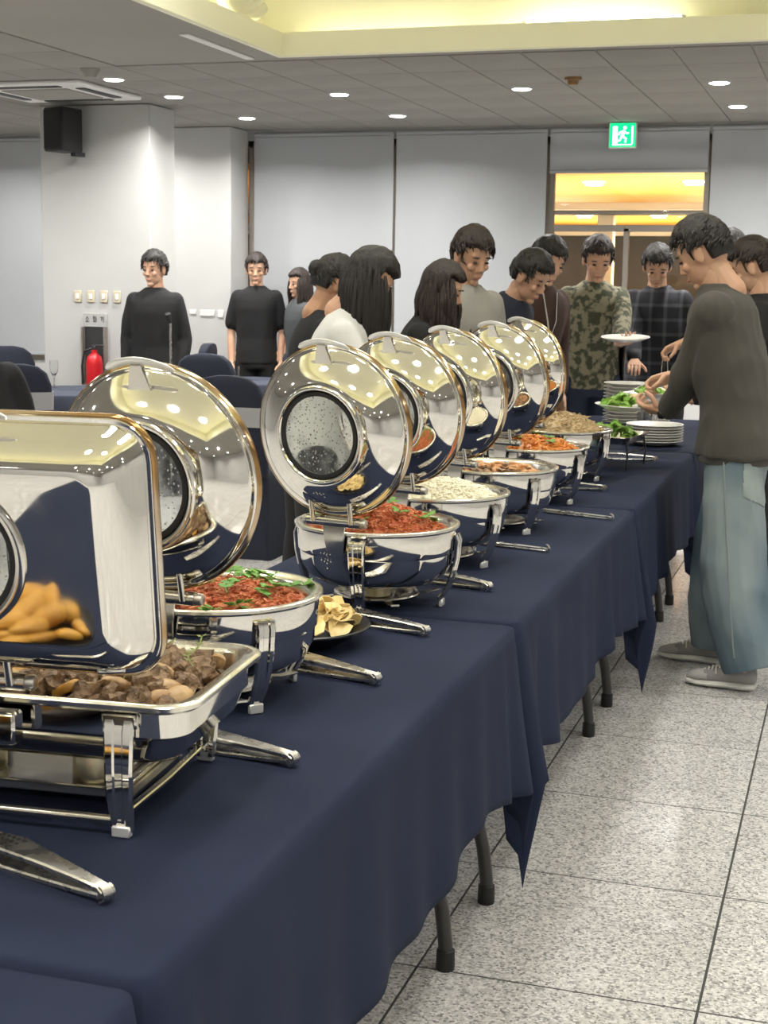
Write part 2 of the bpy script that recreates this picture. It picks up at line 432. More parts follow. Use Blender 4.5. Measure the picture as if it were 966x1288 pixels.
# windows: aluminium frame, transom bars, panes
wi = 0
for a, b in zip(gaps[:-1], gaps[1:]):
    wi += 1
    root = bpy.data.objects.new('window_%d' % wi, None); C.objects.link(root); root.location = ((a+b)/2, Y1+.06, WB0); struct(root, 'aluminium framed window' )
    hw = (b-a)/2; mb = MB(); h = WB1-WB0
    for sx in (-1, 1): mb.box((sx*(hw-.02), 0, h/2), (.04, .07, h), bev=.003)
    mb.box((0, 0, h-.025), (2*hw, .07, .05), bev=.003); mb.box((0, 0, .025), (2*hw, .07, .05), bev=.003)
    mb.build('frame', 'alu', root)
    for z in (1.19, 1.31): MB().box((0, 0, z-.02), (2*hw-.08, .06, .05 if z < 1.2 else .02), bev=.003).build('transom', 'alu', root)
    MB().box((0, 0, .585), (.04, .06, 1.17), bev=.003).build('mullion', 'alu', root)
    for x0, x1, z0, z1 in ((-hw+.04, -.02, .05, 1.145), (.02, hw-.04, .05, 1.145), (-hw+.04, hw-.04, 1.195, 1.28), (-hw+.04, hw-.04, 1.30, h-.05)):
        MB().box(((x0+x1)/2, 0, (z0+z1)/2), (x1-x0, .006, z1-z0)).build('pane', 'glass', root)
# roller blinds
names = {-3.64: 'grey roller blind second from the exit window, right of the white pier', }
bl = [(-7.40, -6.15, .8, 'grey roller blind left of the white column'), (-4.87, -3.64, .8, 'grey roller blind beside the white wall pier, pulled right down'),
      (-3.64, -2.39, .8, 'grey roller blind left of the half-open window, pulled right down'), (-2.39, -1.16, 2.335, 'short grey roller blind rolled up above the open window'),
      (-1.16, .09, .8, 'grey roller blind right of the half-open window')]
for a, b, z0, lab in bl:
    t = thing('roller_blind', lab, 'blind', ((a+b)/2, Y1-.03, z0), 0, 'roller blinds on the back wall')
    hw = (b-a)/2-.012; h = HC-.01-z0
    mb = MB(); n = 14
    vs = []
    for q in range(n+1):
        z = .02 + (h-.07)*q/n
        vs.append([(-hw, .004*math.sin(q*.7), z), (hw, .004*math.sin(q*.7+.5), z), (hw, .004*math.sin(q*.7+.5)+.003, z), (-hw, .004*math.sin(q*.7)+.003, z)])
    mb.loft(vs); mb.build('fabric', 'blind', t)
    MB().box((0, .002, .012), (2*hw, .016, .026), bev=.004).build('bottom_bar', 'blind', t)
    MB().tube([(-hw, .02, h-.03), (hw, .02, h-.03)], .022, 14).build('roller', 'blind', t)
# lobby seen through the window
LYc, LYd = 19.6, 15.8
o = MB().box((-3, LYc, -.05), (18, LYd, .1)).build('floor_lobby', 'lobbygrey'); struct(o)
lw = MB().box((-3, 27.4, 2.0), (18, .2, 4.2)).build('wall_lobby', 'lobbygrey'); struct(lw)
o = MB().box((-12.1, LYc, 2.0), (.2, LYd, 4.2)).box((6.1, LYc, 2.0), (.2, LYd, 4.2)).build('wall_lobby_side', 'lobbywhite'); struct(o)
o = MB().box((-3, LYc, 4.1), (18.4, LYd+.4, .12)).build('ceiling_lobby', 'lobbywhite'); struct(o)
for y, z0, z1, mm in ((20.1, 2.47, 2.62, 'lobbywhite'), (20.45, 2.42, 2.50, 'lobbygrey'), (25.6, 2.30, 2.46, 'lobbywhite')):
    o = MB().box((-3, y, (z0+z1)/2), (18, .25, z1-z0), bev=.01).build('trim_lobby', mm); struct(o)
o = MB().box((-3, 16.9, 2.59), (18, 6.2, .06)).build('ceiling_soffit', 'orange'); struct(o, 'warm orange soffit of the lobby beyond the window')
o = MB().box((-3, 23.0, 2.48), (18, 5.0, .06)).build('ceiling_soffit_far', 'orange'); struct(o)
for x in (-7.0, -5.2, -3.45, -1.6, .3): o = MB().box((x, 20.7, 1.25), (.22, .22, 2.5), bev=.01).build('wall_lobby_post', 'lobbywhite'); struct(o)
for x, y, z in ((-4.0, 15.9, 2.56), (-2.80, 15.9, 2.56), (-1.75, 15.9, 2.56), (-.6, 15.9, 2.56), (-5.0, 21.2, 2.45), (-3.85, 21.2, 2.45), (-2.80, 21.2, 2.45), (-1.6, 21.2, 2.45)):
    o = MB().lathe([(0, 0), (.1, 0), (.115, -.006), (.12, .002), (.12, .02)], 24).build('lobby_lamp', 'lobbylight'); o.location = (x, y, z-.005)
    tag(o, 'round lobby ceiling lamp glowing on the orange soffit beyond the window', 'ceiling lamp', 'lobby lamps beyond the window')
    l = bpy.data.lights.new('lobby_lamp_light', 'AREA'); l.shape = 'DISK'; l.size = .2; l.energy = 40; l.color = (1, .85, .6)
    lo = bpy.data.objects.new('lobby_lamp_light', l); C.objects.link(lo); lo.parent = o; lo.location = (0, 0, -.03)
for x, y in ((-4.5, 16.5), (-2, 16.5), (.5, 16.5), (-4.5, 22.5), (-2, 22.5)):  # added fill lights aimed up to brighten the orange soffits
    l = bpy.data.lights.new('lobby_fill_light', 'AREA'); l.size = 1.2; l.energy = 90; l.color = (1, .85, .55)
    lo = bpy.data.objects.new('lobby_fill_light', l); C.objects.link(lo); lo.location = (x, y, .9); lo.rotation_euler = (PI, 0, 0); l.size = .6
    t = thing('lobby_fill_stand', 'added fill light on a stand, unseen in the lobby beyond the window', 'fill light', (x, y, 0), 0, 'added lobby fill lights')  # invented housing for the added fill light, unseen from the camera
    MB().box((0, 0, .42), (.16, .16, .84), bev=.01).build('post', 'lobbygrey', t); MB().box((0, 0, .86), (.66, .66, .04), bev=.01).build('bowl', 'lobbygrey', t); MB().box((0, 0, .885), (.6, .6, .01)).build('diffuser', 'lobbylight', t)

# ------------------------------------------------------------------ ceiling fixtures
dl_me = MB().lathe([(0, -.005), (.054, -.005), (.058, -.002), (.058, .004)], 28).mesh('lamp_disc', 'downlight')
dr_me = MB().lathe([(.052, .002), (.054, -.004), (.066, -.004), (.07, .0), (.07, .008)], 28).mesh('trim_ring', 'white_pl')
spots = [(-4.48, 8.40), (-4.50, 9.28), (-4.53, 10.60), (-3.35, 9.37), (-3.35, 10.65), (-2.12, 9.33), (-.90, 9.28), (-.89, 10.51)]
labs = ['bright round ceiling downlight nearest the air conditioner', 'bright round ceiling downlight just right of the column head', 'small bright downlight near the back wall by the pier',
        'bright downlight in panel ceiling over the women', 'small bright downlight near the back wall above the left blinds', 'bright round downlight near the middle of the panel ceiling', 'bright round downlight at upper right above the queue', 'small bright downlight right of the exit sign']
extra = [(x, y) for x in (-7.0, -5.7) for y in (8.4, 10.6)] + [(-4.5, y) for y in (.2, 2.4, 4.6, 6.6)] + [(-6.6, y) for y in (.2, 2.4, 4.6, 6.6)] + [(.4, 9.3), (1.6, 9.3), (2.9, 9.3), (.4, 10.55), (1.9, 10.55)] + [(3.6, y) for y in (-3.2, -.8, 1.6, 4.0, 6.4)] + [(x, -1.8) for x in (-3.2, -1.6, 0, 1.6)] + [(2.2, y) for y in (-.8, 1.6, 4.0, 6.4)] + [(x, -4.0) for x in (-6, -3.2, -1.6, 0, 1.6)]
cof = [(x, y) for x in (-2.5, -1.1, .3) for y in (.4, 2.2, 4.0, 5.8)]
for q, (x, y) in enumerate(spots+extra+cof):
    inc = q >= len(spots)+len(extra)
    t = thing('ceiling_downlight', labs[q] if q < 8 else ('round downlight high in the cream coffer, out of view' if inc else 'round ceiling downlight outside the view, in the panel ceiling'), 'ceiling lamp', (x, y, HT+.019 if inc else HC-.001), 0, 'round ceiling downlights' if q < 8 else ('downlights in the coffer' if inc else 'downlights outside the view'))
    ob('lamp_disc', dl_me, t, T(0, 0, -.004)); ob('trim_ring', dr_me, t, T(0, 0, -.002))
    l = bpy.data.lights.new('downlight', 'AREA'); l.shape = 'DISK'; l.size = .1; l.energy = DOWN_W*(.50 if inc else 1); l.size = .4 if inc else .1; l.color = (1, .975, .93); l.spread = R(150)
    lo = bpy.data.objects.new('downlight', l); C.objects.link(lo); lo.parent = t; lo.location = (0, 0, -.014)
# cove tubes lying behind the lip
def cove(x0, y0, x1, y1, z, lab):
    t = MB().tube([(x0, y0, z), (x1, y1, z)], .014, 10).build('tube_lamp', 'tube'); tag(t, lab, 'tube light', 'tube lights in the ceiling cove')
    return t
t = thing('tube_lamp', 'glowing tube light showing above the cream coffer lip', 'tube light', (-1.36, CY1+.07, HC+.054), 0, 'tube lights in the ceiling cove')
MB().tube([(-.40, 0, .078), (.40, 0, .078)], .013, 12).build('tube', 'tube', t)
for q in (-.41, .41): MB().box((q, 0, .045), (.02, .03, .09), bev=.003).build('holder', 'white_pl', t)
hid = 'tube light hidden behind the coffer lip'
for a in range(4):
    xa = CX0 + .1 + a*1.0
    if not (-1.9 < xa < -.5): cove(xa, CY1+.09, xa+.9, CY1+.09, HC+.0685, hid)
    cove(xa, CY0-.09, xa+.9, CY0-.09, HC+.0685, hid)
for a in range(8):
    ya = CY0 + .1 + a*1.03
    cove(CX0-.09, ya, CX0-.09, ya+.9, HC+.0685, hid); cove(CX1+.09, ya, CX1+.09, ya+.9, HC+.0685, hid)
# shell-shaped cove lamp
t = thing('shell_lamp', 'cream shell shaped lamp on the left edge of the coffer', 'lamp', (-3.17, 7.28, HC+.12), 0)
mb = MB()
for k in range(9):
    a = PI*(k-4)/10
    mb.tube([(0, 0, .0), (0, .07*math.sin(a), .06*math.cos(a)+.01), (0.02, .2*math.sin(a), .17*math.cos(a)+.02), (.05, .26*math.sin(a), .22*math.cos(a)+.03)], [.012, .03, .05, .03], 10)
mb.build('shell', 'cream', t); MB().box((0, 0, .01), (.1, .14, .02), bev=.004).build('base', 'cream', t)
# air conditioner cassette
t = thing('ceiling_air_conditioner', 'white ceiling cassette air conditioner with black slots near column', 'air conditioner', (-5.14, 8.80, HC), 0)
MB().box((0, 0, -.012), (.86, .86, .03), bev=.01).build('panel', 'white_pl', t)
MB().box((0, 0, -.03), (.48, .48, .012), bev=.005).build('grille', 'gyp', t)
for k in range(4): MB().box((0, .34, -.028), (.5, .065, .01), RZ(k*PI/2), bev=.003).build('slot', 'black', t)
t = thing('ceiling_sensor', 'small white dome ceiling sensor beside the air conditioner', 'sensor', (-4.42, 8.0, HC), 0)
MB().lathe([(0, -.05), (.03, -.045), (.045, -.02), (.06, 0), (.06, .004)], 20).build('dome', 'gyp', t)
t = thing('smoke_detector', 'small brown round smoke detector on the panel ceiling', 'smoke detector', (-1.72, 8.93, HC), 0)
MB().lathe([(0, -.04), (.03, -.04), (.035, -.015), (.05, -.012), (.05, .003)], 20).build('body', 'shoe_tan', t)
# exit sign
t = thing('exit_sign', 'green lit emergency exit sign with white running figure', 'exit sign', (-1.805, Y1-.12, 2.51), 0)
MB().box((0, 0, .095), (.21, .05, .19), bev=.006).build('housing', 'white_pl', t)
MB().box((0, -.027, .095), (.195, .006, .175), bev=.002).build('face', 'exit', t)
mb = MB(); f_ = -.032
def flat(pts, wd):
    mb.tube([(x, f_, z) for x, z in pts], wd, 6, sq=1)
mb.box((-.055, f_, .095), (.035, .003, .13)); mb.box((.075, f_, .095), (.012, .003, .13)); mb.box((.0, f_, .024), (.15, .003, .008))
mb.ell((.018, f_, .148), (.013, .004, .013), u=12, v=8)
flat([(.012, .128), (-.002, .085)], .013); flat([(.01, .125), (.035, .105), (.048, .112)], .006); flat([(.008, .122), (-.02, .115), (-.03, .095)], .006)
flat([(0, .085), (.028, .068), (.022, .04)], .008); flat([(-.003, .085), (-.02, .055), (-.048, .05)], .008)
mb.build('pictogram', 'exitw', t)
MB().tube([(0, 0, .19), (0, 0, .2)], .01, 8).build('hanger', 'white_pl', t)
# loudspeaker on column
t = thing('loudspeaker', 'black loudspeaker box bracketed high on the white column', 'loudspeaker', (-5.40, 9.62, 2.36), R(-16))
MB().box((0, -.17, .15), (.19, .20, .30), bev=.01).build('cabinet', 'black', t)
MB().box((0, -.275, .15), (.165, .012, .27), bev=.004).build('grille', 'gasket', t)
MB().box((.03, -.06, -.01), (.05, .1, .03), bev=.004).build('bracket', 'dark', t)
# switch plates, fire extinguisher cabinet, notices
for k in range(4):
    t = thing('wall_switch', ['leftmost', 'second', 'third', 'rightmost'][k] + ' of four beige switch plates on the white column', 'switch', (-5.45+.107*k, 9.628, 1.31), 0, 'switch plates on the column')
    MB().box((0, -.004, .04), (.058, .01, .085), bev=.003).build('plate', 'beige_sw', t); MB().box((0, -.011, .04), (.026, .008, .04), bev=.002).build('rocker', 'white_pl', t)
t = thing('extinguisher_cabinet', 'grey recessed fire extinguisher cabinet at the column foot', 'cabinet', (-5.31, 9.628, .72), 0)
MB().box((0, -.006, .46), (.19, .014, .10), bev=.003).build('header', 'grey_pl', t)
mb = MB().box((-.09, -.02, .2), (.012, .05, .42)).box((.09, -.02, .2), (.012, .05, .42)).box((0, -.02, -.005), (.19, .05, .012)); mb.build('frame', 'alu', t)
MB().box((0, -.002, .2), (.18, .008, .42)).build('back', 'dark', t)
mb = MB(); zz = .46; yy = -.0145          # three hangul characters on the header
def st(x0, z0, x1, z1): mb.bar([(x0, yy, z0), (x1, yy, z1)], (0, 1, 0), .002, .005)
st(-.06, .485, -.072, .465); st(-.06, .485, -.048, .465); st(-.06, .465, -.06, .452); st(-.074, .45, -.046, .45)
st(-.01, .488, .0, .488); st(-.014, .48, .006, .48); mb.lathe([(.005, -.001), (.008, -.001), (.008, .001), (.005, .001)], 12, T(-.004, yy, .468) @ RX(PI/2)); st(-.004, .459, -.004, .452); st(-.014, .45, .006, .45); st(.012, .488, .012, .446); st(.012, .468, .019, .468)
st(.046, .482, .062, .482); st(.062, .482, .056, .456); st(.072, .488, .072, .446)
mb.build('lettering', 'dark', t)
t = thing('fire_extinguisher', 'red fire extinguisher standing in the column cabinet', 'fire extinguisher', (-5.27, 9.53, .60), 0)
MB().lathe([(0, 0), (.055, 0), (.06, .01), (.06, .27), (.05, .32), (.022, .345), (.022, .37), (0, .37)], 28).build('cylinder', 'red', t)
MB().box((0, 0, .385), (.03, .03, .03), bev=.004).box((.03, 0, .40), (.09, .018, .012), bev=.003).build('valve', 'dark', t)
MB().tube([(-.02, 0, .38), (-.07, -.02, .36), (-.085, -.03, .25), (-.075, -.04, .12)], .009, 8).build('hose', 'black', t)
t = thing('extinguisher_stand', 'low stand holding the red fire extinguisher', 'stand', (-5.27, 9.53, 0), 0)
MB().lathe([(0, .60), (.065, .60), (.065, .585), (.02, .58), (.02, .03), (.1, .02), (.1, 0), (0, 0)], 20).build('post', 'dark', t)
for k, (x, z, wv, hv) in enumerate(((-5.27, 1.215, .06, .035), (-5.14, 1.21, .13, .05), (-5.02, 1.205, .05, .06))):
    o = MB().box((0, 0, 0), (wv, .008, hv), bev=.002).build('wall_plate', 'white_pl'); o.location = (x, 11.195, z)
    tag(o, ['small white wall plate on pier, leftmost', 'wide white wall plate on the pier, in the middle', 'small square wall plate on pier, rightmost'][k], 'wall plate', 'wall plates on the pier')

# ------------------------------------------------------------------ buffet tables and cloths
TX0, TX1, TZ = -1.45, -.69, .74
def buffet_table(y0, y1, lab):
    t = thing('folding_table', lab, 'table', ((TX0+TX1)/2, (y0+y1)/2, 0), 0, 'buffet folding tables')
    hx = (TX1-TX0)/2-.006; hy = (y1-y0)/2-.006
    MB().box((0, 0, TZ-.02), (2*hx, 2*hy, .03), bev=.006).build('tabletop', 'tabletop', t)
    for sy in (-1, 1):
        yb = sy*(hy-.17)
        for sx in (-1, 1):
            p = [(sx*.05, yb, TZ-.04), (sx*.085, yb, .60), (sx*.14, yb, .47), (sx*.20, yb, .36), (sx*.245, yb, .25), (sx*.272, yb, .14), (sx*.282, yb, .06), (sx*.283, yb, .02)]
            lg = MB().tube(p, .0165, 12).build('leg', 'leg', t, 60)
            MB().lathe([(0, 0), (.02, 0), (.0215, .006), (.0205, .045), (.017, .048)], 14, T(sx*.283, yb, 0)).build('rubber_foot', 'gasket', lg)
        MB().tube([(-.20, yb, .36), (.20, yb, .36)], .011, 8).build('crossbar', 'leg', t)
        MB().tube([(0, yb, .37), (0, sy*(hy-.75), TZ-.05)], .008, 8).build('brace', 'leg', t)
    return t
def table_cloth(y0, y1, lab, seed, zo=0.0, dside=.345, near_c=.24, far_c=.12):
    rnd = random.Random(seed)
    hx = (TX1-TX0)/2; hy = (y1-y0)/2; cr = .028
    # perimeter samples
    per = []; phi = {}
    n_c = 16
    def edge(x0, y0_, x1, y1_, n):
        for k in range(n): per.append((x0+(x1-x0)*k/n, y0_+(y1_-y0_)*k/n))
    corners = [(hx-cr, -hy+cr, -PI/2), (hx-cr, hy-cr, 0), (-hx+cr, hy-cr, PI/2), (-hx+cr, -hy+cr, PI)]
    for i in range(4):
        cx, cy, a0 = corners[i]
        for k in range(n_c): a = a0+PI/2*k/n_c; per.append((cx+cr*math.cos(a), cy+cr*math.sin(a))); phi[len(per)-1] = PI/2*k/n_c
        e = (cx+cr*math.cos(a0+PI/2), cy+cr*math.sin(a0+PI/2)); nx = corners[(i+1) % 4]
        s0 = (nx[0]+cr*math.cos(nx[2]), nx[1]+cr*math.sin(nx[2]))
        edge(e[0], e[1], s0[0], s0[1], 110 if i % 2 == 0 else 46)
    n = len(per)
    nrm = []; arc = [0]
    for i in range(n):
        a = Vector(per[i-1]); b = Vector(per[(i+1) % n]); d = (b-a).normalized(); nrm.append(Vector((d.y, -d.x)))
        if i: arc.append(arc[-1] + (Vector(per[i])-Vector(per[i-1])).length)
    crn = [(hx, -hy), (hx, hy), (-hx, hy), (-hx, -hy)]
    waves = [(rnd.uniform(14, 30), rnd.uniform(0, 6.28), rnd.uniform(.3, 1)) for _ in range(4)]
    rings = []
    # top: shrinking inwards
    ts = [0, .5, .8, .93, .975, 1.0]
    mb = MB()
    top = []
    for tt in ts:
        top.append([(x*tt if abs(tt) > 0 else x*.0, y*tt, zo+TZ+.006 if tt < 1 else zo+TZ+.002) for x, y in per])
    for q in range(len(top)):
        if q == len(top)-2:
            top[q] = [((x - nn.x*.012), (y - nn.y*.012), zo+TZ+.0055) for (x, y), nn in zip(per, nrm)]
    rings += top[1:]
    NJ = 16
    for j in range(1, NJ+1):
        u = j/NJ; ring = []
        for i, ((x, y), nn) in enumerate(zip(per, nrm)):
            best = min(range(4), key=lambda q: (Vector((x, y))-Vector(crn[q])).length)
            dc = (Vector((x, y))-Vector(crn[best])).length
            big = near_c if crn[best][1] < 0 else far_c
            g = math.exp(-(dc/.075)**2)
            drop = dside*(1/max(math.cos(phi[i]), math.sin(phi[i])) if i in phi else 1) + big*max(0, 1-dc/.20)*(.35+.65*(math.sin(2*phi[i]) if i in phi else 0)) + .016*math.sin(arc[i]*5+seed) + .010*math.sin(arc[i]*11+seed*2)
            wv = 0
            for fr, p0, am in waves: wv += am*math.sin(arc[i]*fr+p0 + u*.6)
            amp = .0145*(u**.8)
            off = .004 + .022*u + amp*wv*.55 + g*.045*u**1.2
            # pleats beside the corners
            pl = math.exp(-(dc/.16)**2)*math.sin(dc*62+seed)*.013*u
            off = max(off + pl, .0045)
            if abs(nn.y) > .85: off = min(off, .0085)
            if u < .12: off = .002 + off*u/.12*.5
            oy = max(-.0085, min(.0085, nn.y*off)); ring.append((x+nn.x*off, y+oy, zo+TZ+.002 - drop*u))
        rings.append(ring)
    mb.loft(rings, cap=False)
    # close the top centre
    base = 0
    mb.f.append(tuple(range(n)))
    me = mb.mesh('tablecloth', 'cloth', 70)
    o = ob('tablecloth', me); o.location = ((TX0+TX1)/2, (y0+y1)/2, 0)
    sd = o.modifiers.new('thickness', 'SOLIDIFY'); sd.thickness = .0016; sd.offset = 1
    tag(o, lab, 'tablecloth', 'navy tablecloths on the buffet tables')
    return o
TY = [(-.46, 1.325), (1.345, 3.125), (3.145, 4.915), (4.935, 6.71), (6.73, 8.40)]
TL = ['near corner at the bottom left of the picture', 'with the beef and two red meat chafers', 'carrying the rice chafer', 'beside the man in jeans', 'farthest, behind the queue']
for k, (a, b) in enumerate(TY):
    buffet_table(a, b, 'folding table under navy cloth, ' + ['mostly out of frame at bottom left', 'nearest full one, under the beef chafer', 'second one, under the rice chafer', 'third one, beside the man in jeans', 'last one, behind the queue'][k])
    table_cloth(a, b, 'navy tablecloth, ' + TL[k], k+3, near_c=.16 if k else .05, far_c=.03)

# ------------------------------------------------------------------ chafing dishes
TOP = TZ + .0085
def strap_leg(path, side, w0, w1, mtx=None):
    # twin chrome strap with a groove down the middle
    n = len(path); mb = MB(); s_ = Vector(side)
    ws = [w0+(w1-w0)*k/(n-1) for k in range(n)]
    mb.bar(path, side, ws, .006, mtx)
    for sg in (-1, 1):
        p2 = [Vector(p) + s_*sg*ws[k]*.30 for k, p in enumerate(path)]
        mb.bar(p2, side, [w_*.36 for w_ in ws], .011, mtx)
    return mb
def lid_matrix(hy, hz, lean, rad):
    a = R(lean)
    ex = Vector((1, 0, 0)); wv = Vector((0, -math.sin(a), math.cos(a))); nv = Vector((0, -math.cos(a), -math.sin(a)))
    m_ = Matrix.Identity(4)
    for i in range(3): m_[i][0] = ex[i]; m_[i][1] = wv[i]; m_[i][2] = nv[i]
    m_.translation = Vector((0, hy, hz)) + wv*(rad+.014) - nv*.006
    return m_
def make_hinge_meshes():
    d = {}
    mb = MB().tube([(-.068, 0, 0), (.068, 0, 0)], .0120, 18); d['hinge_barrel'] = mb.mesh('hinge_barrel', 'chrome_w')
    d['hinge_cap'] = MB().lathe([(0, .082), (.0085, .081), (.0105, .078), (.0105, .071), (.0085, .0705), (.0085, .068)], 16, RY(PI/2)).mesh('hinge_cap', 'brush')
    w_ = .049; h_ = .092; r_ = .034; p = [(-w_, 0, 0), (-w_, -.004, h_-r_)]
    for k in range(1, 7):
        a = PI - PI/2*k/6; p.append((-w_+r_+r_*math.cos(a), -.005, h_-r_+r_*math.sin(a)))
    q = [(-x, y, z) for x, y, z in reversed(p)]
    d['hinge_loop'] = MB().tube(p+q, .0058, 10).mesh('hinge_loop', 'chrome_w')
    d['hinge_tab'] = MB().bar([(0, .0, -.004), (0, -.002, -.022), (0, -.001, -.045), (0, .004, -.075)], (1, 0, 0), [.06, .055, .05, .042], .005).mesh('hinge_tab', 'chrome_w')
    return d
HM = make_hinge_meshes()
def round_parts():
    d = {}
    d['water_pan'] = MB().lathe([(.187, .186), (.1875, .17), (.186, .135), (.183, .131), (.182, .128), (.179, .105), (.166, .078), (.135, .058), (.09, .05), (0, .048)], 72).mesh('water_pan', 'chrome')
    d['food_pan'] = MB().lathe([(.191, .184), (.1945, .188), (.194, .193), (.189, .1955), (.182, .194), (.177, .1915), (.172, .190), (.168, .184), (.163, .165), (.158, .13), (.14, .112), (.0, .11)], 72).mesh('food_pan', 'pan')
    leg = strap_leg([(.0, .190, .172), (0, .1955, .158), (0, .1925, .118), (0, .184, .080), (0, .172, .045), (0, .156, .022), (0, .154, .008)], (1, 0, 0), .040, .026)
    d['leg'] = leg.mesh('leg', 'chrome')
    d['foot'] = MB().box((0, .1575, .009), (.027, .010, .018), bev=.002).mesh('foot', 'foot')
    mb = MB().lathe([(0, .016), (.06, .016), (.075, .020), (.092, .026), (.100, .027), (.102, .024), (.095, .018), (.075, .011), (0, .010)], 48)
    for k in range(4):
        mb.bar([(0, .09, .020), (0, .125, .018), (0, .156, .024)], (1, 0, 0), .02, .004, RZ(PI/4+k*PI/2))
    d['fuel_tray'] = mb.mesh('fuel_tray', 'chrome_w')
    Rl = .188
    d['lid'] = MB().lathe([(Rl-.006, -.006), (Rl, -.006), (Rl+.003, -.001), (Rl+.002, .004), (Rl-.004, .0065), (Rl-.008, .0065), (Rl-.011, .010), (Rl-.018, .019), (Rl-.028, .0305), (Rl-.042, .0435), (Rl-.056, .0535), (Rl-.068, .0600), (Rl-.076, .0630), (Rl-.079, .0632),
                           (Rl-.080, .0655), (Rl-.083, .0675), (Rl-.087, .0675), (Rl-.090, .0655), (Rl-.0905, .0615), (Rl-.094, .0600)], 96).mesh('lid', 'chrome', 60)
    d['rim_band'] = MB().lathe([(Rl+.0035, -.009), (Rl+.0065, -.005), (Rl+.006, .001), (Rl+.002, .0045), (Rl-.002, .003), (Rl-.004, -.005), (Rl-.002, -.010)], 96).mesh('rim_band', 'rimbrown', 60)
    d['gasket'] = MB().lathe([(.094, .0615), (.094, .0632), (.089, .0640), (.0855, .0630), (.0855, .0585), (.094, .0585), (.094, .0615)], 64).mesh('gasket', 'gasket')
    d['lid_window'] = MB().lathe([(0, .0622), (.0865, .0622), (.0865, .0590), (0, .0590)], 56).mesh('lid_window', 'lidglass')
    p = []
    for k in range(13):
        t_ = -1+2*k/12; p.append((t_*.063, .197-.016*t_*t_ + .004, .040 - .010*abs(t_)**3))
    d['lid_handle'] = MB().tube(p, [.0035]+[.0085]*11+[.0035], 12, sq=.55).mesh('lid_handle', 'foot')
    d['handle_bracket'] = MB().loft([[(-.022, .150, .036), (.022, .150, .036), (.018, .158, .0285), (-.018, .158, .0285)], [(-.010, .193, .045), (.010, .193, .045), (.010, .199, .038), (-.010, .199, .038)]]).mesh('handle_bracket', 'chrome_w', 25)
    return d
RP = round_parts()
def round_chafer(x, y, rz, lean, label, lega):
    t = thing('round_chafing_dish', label, 'chafing dish', (x, y, TOP), R(rz), 'round chafing dishes on the buffet')
    ob('water_pan', RP['water_pan'], t); ob('food_pan', RP['food_pan'], t); ob('fuel_tray', RP['fuel_tray'], t)
    for k in range(4):
        a = R(lega-rz) - PI/2 + k*PI/2
        lg = ob('leg', RP['leg'], t, RZ(a)); ob('foot', RP['foot'], lg)
    hp = ob('hinge', HM['hinge_barrel'], t, T(0, -.196, .219))
    ob('hinge_cap', HM['hinge_cap'], hp); ob('hinge_cap', HM['hinge_cap'], hp, RZ(PI)); ob('hinge_tab', HM['hinge_tab'], hp); ob('hinge_loop', HM['hinge_loop'], hp, RX(R(lean+3)) @ T(0, -.012, 0))
    ld = ob('lid', RP['lid'], t, lid_matrix(-.196, .219, lean, .188))
    for nm in ('rim_band', 'gasket', 'lid_window', 'lid_handle', 'handle_bracket'): ob(nm, RP[nm], ld)
    return t
CH = [(-1.086, 2.398, -4, 5, 'red shredded meat with cilantro, beside the rectangular one'),
      (-1.052, 3.235, -11, 4, 'red meat and green leaves, by the chips'),
      (-1.06, 3.79, -15, 5, 'white grains heaped inside'),
      (-1.045, 4.38, -24, 5, 'stir-fried seafood and mushrooms inside'),
      (-1.06, 5.00, -22, 5, 'orange-red sauced pasta inside'),
      (-1.08, 5.63, -31, 5, 'pale fried noodles, farthest of the row')]
chs = [round_chafer(x, y, rz, ln, 'steel round chafing dish with open lid, ' + lb, lg) for (x, y, rz, ln, lb), lg in zip(CH, (-40, 4, -22, -38, -22, -20))]
can_me = MB().lathe([(0, 0), (.040, 0), (.042, .003), (.042, .052), (.040, .055), (.034, .055), (.033, .050), (0, .050)], 36)
for (x, y, *_r), nm in zip(CH, ('cilantro red meat', 'leafy red meat', 'white grain', 'stir-fry', 'sauced pasta', 'noodle')):
    t = thing('fuel_can', 'gold fuel can under the %s chafing dish' % nm, 'fuel can', (x, y, TOP+.0165), 0, 'fuel cans under the chafing dishes')
    mb = MB(); mb.v = [Vector((p.x*.8, p.y*.8, p.z*.6)) for p in can_me.v]; mb.f = list(can_me.f); mb.build('can', 'fuel', t)

# rectangular chafing dish
RC = (-1.104, 1.855, 5.0)
t = thing('rectangular_chafing_dish', 'steel rectangular chafing dish with open lid holding beef chunks', 'chafing dish', (RC[0], RC[1], TOP), R(RC[2]))
def rect_loft(mb, prof, n=7):
    rings = []
    for hx, hy, r, z in prof:
        rings.append([(px, py, z) for px, py in rrect(hx, hy, max(r, .001), n)])
    mb.loft(rings, cap=False); return rings
def capf(mb, z_first=False, n=32): pass
mb = MB(); rect_loft(mb, [(.262, .162, .045, .178), (.262, .162, .045, .140), (.258, .158, .045, .136), (.256, .156, .045, .134), (.248, .148, .05, .108), (.232, .132, .055, .094), (.200, .102, .05, .088), (.1, .05, .04, .0875), (.001, .001, .0005, .0875)]); mb.build('water_pan', 'chrome', t)
mb = MB(); rect_loft(mb, [(.272, .172, .05, .176), (.279, .179, .055, .181), (.280, .180, .055, .187), (.275, .175, .052, .1905), (.268, .168, .05, .190), (.264, .164, .048, .187), (.258, .158, .046, .187), (.252, .152, .044, .182), (.246, .146, .045, .150), (.240, .140, .045, .122), (.001, .001, .0005, .12)]); mb.build('food_pan', 'pan', t)
